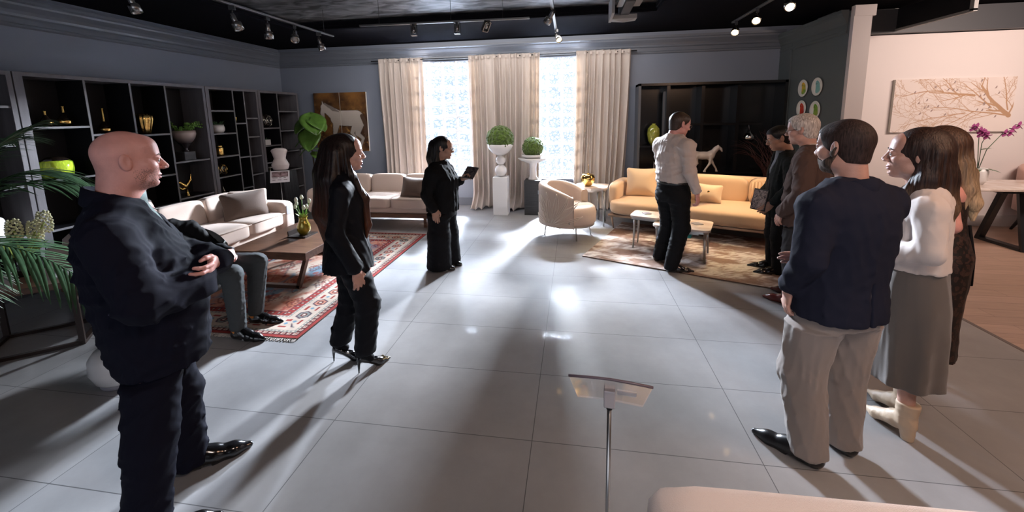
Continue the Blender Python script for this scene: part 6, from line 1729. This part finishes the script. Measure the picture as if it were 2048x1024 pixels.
jacket(P, M_darkg, [(.62, 0, .0, .19, .155), (.75, 0, .0, .185, .15), (.90, 0, .0, .172, .135), (1.05, 0, .0, .185, .135), (1.16, 0, -.01, .185, .118), (1.23, 0, -.01, .13, .09), (1.29, 0, -.005, .075, .07)],
       [([(-.19, -.01, 1.18), (-.24, .0, .95), (-.21, .11, .805)], [.070, .060, .050]), ([(.19, -.01, 1.18), (.24, .0, .95), (.19, .11, .82)], [.070, .060, .050])], (0, 0, 1.285, .066), vcut=(.98, 1.28, .07), seed=31, fold=.006)
F = Field((-.13, -.13, .9), (.13, .16, 1.33), .008); F.sect([(.93, 0, .0, .13, .115), (1.1, 0, .0, .14, .118), (1.2, 0, -.01, .11, .09), (1.30, 0, .005, .07, .068)], 0); P.cloth('shirt', fabric('dusty_blue_shirt', (.11, .13, .17), .7), F)
trousers(P, M_blackt, (0, 0, .75), [(-.09, 0, .70), (-.095, .01, .40), (-.09, -.01, .06)], [(.09, 0, .70), (.095, .01, .40), (.09, -.01, .06)], (.10, .085, .074), .03, seed=6, under=(.62, .17, .135, 0))
shoe(P, 'dress_shoe', M_shoeb, (-.09, -.03), 92, .30); shoe(P, 'dress_shoe', M_shoeb, (.09, -.02), 88, .30)
P.place(sdf_obj('hair', P.hairfield(.010, front=.064), M_hairblk), P.HM)
P.glasses(MATS['thin_silver_frame']); P.brows(M_hairblk); o6 = P.finish()
held('tablet', 'tablet with patterned dark cover held low by the person in dark suit', 'tablet', to_world(o6, (-.12, .225, .80)), (rad(76), 0, rad(172-90+180+38)), (.16, .22, .014), M_black, wave_mat('mosaic_cover', (.03, .025, .03), (.38, .30, .27), 55, (1, 1, 1), .4))

# ---------------------------------------------------------------- 7. white-haired man in brown jacket
M_brown = fabric('brown_wool_jacket', (.085, .055, .047), .85, .4, 350, .3)
M_greyt = fabric('dark_grey_trouser', (.035, .034, .036), .8)
M_oxb = mat('oxblood_leather', (.10, .016, .012), .15, coat=.6)
M_wh = hair_mat('white_hair', (.40, .34, .30), (.74, .68, .63), .6)
P = Person('white-haired person with glasses in brown jacket, hand in pocket', (1.98, 3.75, 0), 136, SK3)
P.head((-.02, .06, 1.535), 6, -8, 0, 1.04)
P.limb([(0, 0, .85), (0, -.01, 1.1), (0, -.03, 1.32), (0, .0, 1.44)], [0.104, 0.101, 0.066, 0.051])
for s in (-1, 1): P.limb([(s*.10, 0, .85), (s*.10, .01, .46), (s*.10, -.02, .07)], [.09, .065, .04])
P.limb([(-.20, -.03, 1.30), (-.28, -.06, 1.04), (-.20, .09, .86)], [.05, .044, .03]); P.limb([(.20, -.03, 1.30), (.26, -.03, 1.04), (.19, .10, .88)], [.05, .044, .03])
P.body((-.42, -.27, .04), (.42, .3, 1.48))
P.hand((-.195, .10, .85), (.1, .35, -.9), (.5, .6, .1), 'L', RELAXED); P.hand((.185, .11, .87), (-.1, .35, -.9), (-.5, .6, .1), 'R', RELAXED)
jacket(P, M_brown, [(.72, 0, .0, .205, .165), (.84, 0, .0, .20, .165), (1.0, 0, -.005, .195, .155), (1.15, 0, -.02, .205, .155), (1.27, 0, -.035, .20, .13), (1.34, 0, -.035, .145, .10), (1.40, 0, -.02, .075, .07)],
       [([(-.205, -.035, 1.285), (-.295, -.07, 1.04), (-.215, .075, .85)], [.082, .074, .060]), ([(.205, -.035, 1.285), (.275, -.04, 1.04), (.20, .09, .86)], [.082, .074, .060])], (0, -.01, 1.395, .068), fold=.010, f=14, seed=41, vcut=(1.05, 1.4, .06))
F = Field((-.13, -.13, 1.0), (.13, .16, 1.44), .008); F.sect([(1.0, 0, .0, .14, .13), (1.2, 0, -.02, .15, .12), (1.32, 0, -.02, .11, .09), (1.425, 0, -.002, .068, .068)], 0); P.cloth('shirt', fabric('cream_shirt', (.5, .42, .36), .7), F)
trousers(P, M_greyt, (0, 0, .82), [(-.10, 0, .76), (-.105, .01, .44), (-.10, -.01, .06)], [(.10, 0, .76), (.105, .01, .44), (.10, -.01, .06)], (.11, .095, .082), .03, seed=16, fold=.008, under=(.72, .185, .145, 0))
shoe(P, 'dress_shoe', M_oxb, (-.10, -.04), 96, .30); shoe(P, 'dress_shoe', M_oxb, (.10, -.02), 88, .30)
P.place(sdf_obj('hair', P.hairfield(.013, front=.074, side=.012), M_wh), P.HM)
P.glasses(M_black); P.finish()

# ---------------------------------------------------------------- 8. man in navy blazer, back to camera
M_navyb = fabric('navy_tweed_blazer', (.014, .016, .030), .85, .5, 320, .35)
M_chino = fabric('light_grey_chino', (.24, .205, .19), .7, .25, 420, .2)
M_hairdk = hair_mat('cropped_dark_brown_hair', (.022, .012, .010), (.045, .025, .022), .7)
P = Person('bearded person in navy blazer and light grey chinos with back to the viewer', (1.232, 2.0, 0), 110, SK3)
P.head((-.01, .035, 1.53), 10, -4, 0, 1.0, res=.0028)
P.limb([(0, 0, .85), (0, -.01, 1.1), (0, -.02, 1.32), (0, 0, 1.44)], [0.104, 0.101, 0.066, 0.051])
P.limb([(-.10, 0, .85), (-.115, .03, .46), (-.10, -.03, .07)], [.09, .065, .04]); P.limb([(.10, 0, .85), (.105, .02, .46), (.12, -.0, .07)], [.09, .065, .04])
P.limb([(-.17, -.02, 1.27), (-.235, -.05, 1.05), (-.193, .07, .86)], [.05, .044, .03]); P.limb([(.17, -.02, 1.27), (.21, .06, 1.06), (.08, .215, .94)], [.05, .044, .03])
P.body((-.42, -.27, .04), (.42, .3, 1.48))
P.hand((-.190, .08, .84), (.05, .2, -1), (.45, .85, 0), 'L', (.45, .5, .55, .6, .5), 1.02); P.hand((.07, .22, .935), (-.8, .3, -.1), (0, .3, .9), 'R', RELAXED)
jacket(P, M_navyb, [(.75, 0, .0, .205, .165), (.82, 0, .0, .202, .162), (.92, 0, -.002, .192, .150), (1.05, 0, -.01, .188, .15), (1.17, 0, -.02, .198, .15), (1.27, 0, -.03, .185, .128), (1.335, 0, -.03, .135, .10), (1.385, 0, -.02, .085, .08)],
       [([(-.182, -.025, 1.275), (-.245, -.06, 1.05), (-.200, .06, .885)], [.082, .066, .052]), ([(.182, -.025, 1.275), (.215, .06, 1.06), (.10, .20, .95)], [.082, .066, .052])], (0, -.01, 1.375, .076), fold=.0055, f=13, seed=52, vcut=(1.02, 1.38, .07), vent=True, res=.0075)
F = Field((-.13, -.13, 1.0), (.13, .16, 1.42), .008); F.sect([(1.0, 0, .0, .15, .13), (1.2, 0, -.015, .15, .12), (1.31, 0, -.018, .11, .09), (1.39, 0, -.002, .072, .072)], 0); P.cloth('shirt', fabric('pale_grey_shirt', (.38, .36, .36), .7), F)
trousers(P, M_chino, (0, 0, .82), [(-.105, 0, .76), (-.125, .03, .45), (-.105, -.02, .06)], [(.105, 0, .76), (.11, .02, .45), (.12, .0, .06)], (.118, .096, .083), .04, seed=26, fold=.006, f=17, waist=(.12, .185, .145), res=.007, under=(.72, .188, .145, 0))
M_dsh = mat('black_leather_shoe', (.010, .010, .012), .3)
shoe(P, 'dress_shoe', M_dsh, (-.105, -.055), 118, .31); shoe(P, 'dress_shoe', M_dsh, (.12, -.035), 88, .30)
P.place(sdf_obj('hair', P.hairfield(.0075, front=.068, side=.0, back=-.075, sideback=-.02), M_hairdk), P.HM)
F = head_field(.0028); F.d = F.d-.0045
F.cut(lambda x, y, z: np.maximum(z-np.interp(y.ravel(), [-.02, .0, .015, .05, .075, .10], [.005, -.01, -.040, -.058, -.050, -.042]).reshape(y.shape), -(y+.014)-.45*(z+.03))+0*x)
F.cut(lambda x, y, z: -.135-z+0*x+0*y); F.ell((0, .105, -.062), (.025, .03, .014), .004, 's')
P.place(sdf_obj('beard', F, hair_mat('dark_beard', (.05, .032, .026), (.12, .08, .06), .8)), P.HM)
P.brows(M_hairdk); P.finish()

# ---------------------------------------------------------------- 9. woman in white top and long grey skirt
M_hairbrw = hair_mat('brown_balayage_hair', (.018, .009, .008), (.045, .022, .016), .5, (1.05, 1.35, (.26, .16, .09)))
P = Person('brown-haired person in white top and long grey skirt with beige ankle boots', (1.725, 2.25, 0), 148, SK3)
P.head((0, .05, 1.47), 4, 1, 0, 1.04, fem=True, res=.0028)
P.limb([(0, 0, .9), (0, 0, 1.08), (0, -.01, 1.25), (0, 0, 1.36)], [0.096, 0.086, 0.055, 0.043])
for s in (-1, 1): P.limb([(s*.075, 0, .85), (s*.075, .0, .5), (s*.085, -.04, .12)], [.07, .055, .036])
for s in (-1, 1): P.limb([(s*.16, -.01, 1.24), (s*.19, -.02, 1.02), (s*.08, .17, .98)], [.04, .036, .026])
P.body((-.35, -.25, .07), (.35, .35, 1.42))
P.hand((.075, .175, .98), (-.8, .25, .1), (0, .3, .8), 'R', RELAXED, .93); P.hand((-.075, .185, .965), (.8, .25, .05), (0, .3, .8), 'L', RELAXED, .93)
M_wtop = fabric('white_knit_top', (.60, .53, .50), .8, .35, 300)
jacket(P, M_wtop, [(.90, 0, .0, .150, .128), (.97, 0, .0, .150, .125), (1.05, 0, .005, .150, .125), (1.15, 0, .012, .158, .13), (1.235, 0, -.005, .155, .10), (1.285, 0, -.01, .095, .07), (1.32, 0, -.01, .06, .055)],
       [([(.162, -.01, 1.225), (.20, -.03, 1.03), (.10, .15, .98)], [.062, .054, .044]), ([(-.162, -.01, 1.225), (-.20, -.03, 1.03), (-.10, .15, .97)], [.062, .054, .044])], (0, -.01, 1.32, .055), fold=.005, f=17, seed=61, name='top', collar=False)
F = Field((-.27, -.27, .19), (.27, .27, .98), .008)
F.sect([(.29, 0, -.01, .165, .155), (.45, 0, -.01, .162, .152), (.70, 0, -.01, .158, .145), (.85, 0, 0, .150, .132), (.95, 0, 0, .138, .118)], 0, 2.1, flute=(7, .06, .80)); F.fold(.004, 12, 3, (1, 1, .3))
P.cloth('skirt', fabric('grey_long_skirt', (.105, .092, .085), .85, .4, 300), F)
M_boot = mat('beige_leather_boot', (.50, .38, .27), .5, bump=.1)
for s, d in ((-1, 48), (1, 42)):
    F = Field((-.06, -.07, -.002), (.06, .24, .26), .005)
    F.cone((0, 0, .21), (0, .005, .10), .050, .042, 0).cone((0, .0, .09), (0, .05, .075), .042, .040, .02).cone((0, .05, .07), (0, .14, .030), .042, .034, .02).cone((0, .14, .024), (0, .195, .018), .030, .016, .02)
    F.cone((0, -.010, .08), (0, -.014, .0), .034, .027, .01)
    F.cut(lambda x, y, z: np.maximum(-z, z-.20)+0*x+0*y); F.cut(lambda x, y, z: np.where((y > .022) & (y < .13), .034-np.abs(y-.06)*.35-z, -1.)+0*x); F.fold(.002, 30, 2)
    P.place(sdf_obj('ankle_boot', F, M_boot), T(s*.085, -.04, 0) @ RZ(rad(d-90)))
longhair(P, M_hairbrw, [([(0, -.005, 1.49), (0, -.03, 1.36), (.01, -.065, 1.22), (.01, -.07, 1.09)], [.082, .080, .062, .02]), ([(.055, -.0, 1.47), (.070, -.01, 1.34), (.085, -.035, 1.18)], [.045, .045, .015]),
    ([(-.058, -.02, 1.48), (-.078, .0, 1.36), (-.085, .08, 1.26), (-.06, .13, 1.16)], [.05, .048, .034, .006]), ([(-.06, .0, 1.42), (-.095, -.01, 1.28), (-.12, .0, 1.12)], [.035, .030, .008]), ([(-.05, -.03, 1.4), (-.06, -.08, 1.22), (-.05, -.09, 1.06)], [.042, .034, .006])], cap=.013)
P.brows(M_hairbrw); P.finish()

# ---------------------------------------------------------------- 10. woman in dark leopard dress
M_hairbl = hair_mat('blonde_ombre_hair', (.04, .02, .015), (.11, .06, .04), .5, (1.05, 1.47, (.62, .47, .30)))
P = Person('blonde-haired person in long dark leopard-print dress behind the white top', (2.245, 2.80, 0), 140, SK1)
P.head((0, .05, 1.46), 8, 0, 0, 1.0, fem=True)
P.limb([(0, .01, .9), (0, .0, 1.06), (0, -.015, 1.22), (0, -.005, 1.34)], [0.096, 0.083, 0.055, 0.043])
P.limb([(-.055, -.02, 1.18), (.055, -.02, 1.18)], [.085, .085]); P.limb([(-.04, -.015, 1.04), (.04, -.015, 1.04)], [.09, .09])
for s in (-1, 1): P.limb([(s*.06, 0, .85), (s*.06, .0, .5), (s*.07, -.03, .20), (s*.07, -.03, .08)], [.08, .055, .045, .030])
P.limb([(.165, -.02, 1.23), (.195, -.05, 1.02), (.09, .15, .98), (.03, .20, .99)], [.045, .040, .028, .025]); P.limb([(-.165, -.02, 1.23), (-.20, -.06, 1.02), (-.10, .13, .96), (-.03, .18, .97)], [.045, .042, .030, .026])
P.body((-.35, -.25, .05), (.35, .35, 1.40), .008, 1.)
P.hand((.03, .20, .99), (-.8, .2, .05), (0, .3, .8), 'R', RELAXED, .93); P.hand((-.03, .185, .97), (.8, .2, .05), (0, .3, .8), 'L', RELAXED, .93)
m = bpy.data.materials.new('dark_leopard_print'); nt, N, L, PP = nodes_of(m)
tc = N.new('ShaderNodeTexCoord'); vo = N.new('ShaderNodeTexVoronoi'); vo.inputs['Scale'].default_value = 38; nzz = N.new('ShaderNodeTexNoise'); nzz.inputs['Scale'].default_value = 30
mixv = N.new('ShaderNodeVectorMath'); mixv.operation = 'MULTIPLY_ADD'; mixv.inputs[1].default_value = (.04, .04, .04); L.new(tc.outputs['Object'], nzz.inputs['Vector']); L.new(nzz.outputs['Color'], mixv.inputs[0]); L.new(tc.outputs['Object'], mixv.inputs[2]); L.new(mixv.outputs[0], vo.inputs['Vector'])
cr = N.new('ShaderNodeValToRGB'); cr.color_ramp.elements[0].position = .25; cr.color_ramp.elements[1].position = .75; e = cr.color_ramp.elements
e[0].color = (.028, .014, .011, 1); e[1].color = (.006, .004, .004, 1); q = cr.color_ramp.elements.new(.42); q.color = (.05, .022, .016, 1); q = cr.color_ramp.elements.new(.52); q.color = (.006, .004, .004, 1)
L.new(vo.outputs['Distance'], cr.inputs[0]); L.new(cr.outputs[0], PP.inputs['Base Color']); PP.inputs['Roughness'].default_value = .6
F = Field((-.26, -.26, .12), (.26, .27, 1.36), .008)
F.sect([(.15, 0, -.01, .17, .165), (.35, 0, -.01, .155, .15), (.60, 0, -.01, .165, .155), (.80, 0, -.01, .178, .165), (.92, 0, .0, .158, .14), (1.02, 0, .005, .138, .125), (1.12, 0, .015, .15, .135), (1.20, 0, .0, .148, .11), (1.26, 0, -.005, .10, .075)], 0, 2.1, flute=(6, .06, .6)); F.fold(.004, 14, 3, (1, 1, .4))
for s in (-1, 1): F.cone((s*.11, 0, 1.22), (s*.085, -.02, 1.30), .035, .03, .02)
# open back
F.cone((-.02, -.20, 1.20), (-.02, -.20, 1.02), .115, .07, .01, 's')
P.cloth('dress', m, F)
MB_ = MB().tube([(.0, -.13, 1.0), (.02, -.165, .8), (.05, -.17, .62)], [.008, .010, .012], 6); P.kids.append(MB_.build('sash', M_blackf))
for s in (-1, 1): pump(P, M_shoeb, (s*.07, -.045), 90, M_shoeb)
longhair(P, M_hairbl, [([(0, -.015, 1.48), (0, -.04, 1.34), (.03, -.09, 1.20)], [.082, .074, .035]), ([(-.055, -.01, 1.46), (-.075, .0, 1.30), (-.085, .03, 1.12)], [.048, .046, .015]), ([(.055, -.02, 1.46), (.085, -.08, 1.30), (.09, -.13, 1.12), (.085, -.14, 1.02)], [.05, .052, .042, .012]), ([(-.04, -.06, 1.36), (-.05, -.10, 1.22), (-.06, -.09, 1.08)], [.05, .035, .01])], cap=.013, seed=9)
P.brows(M_hairbr); P.finish()
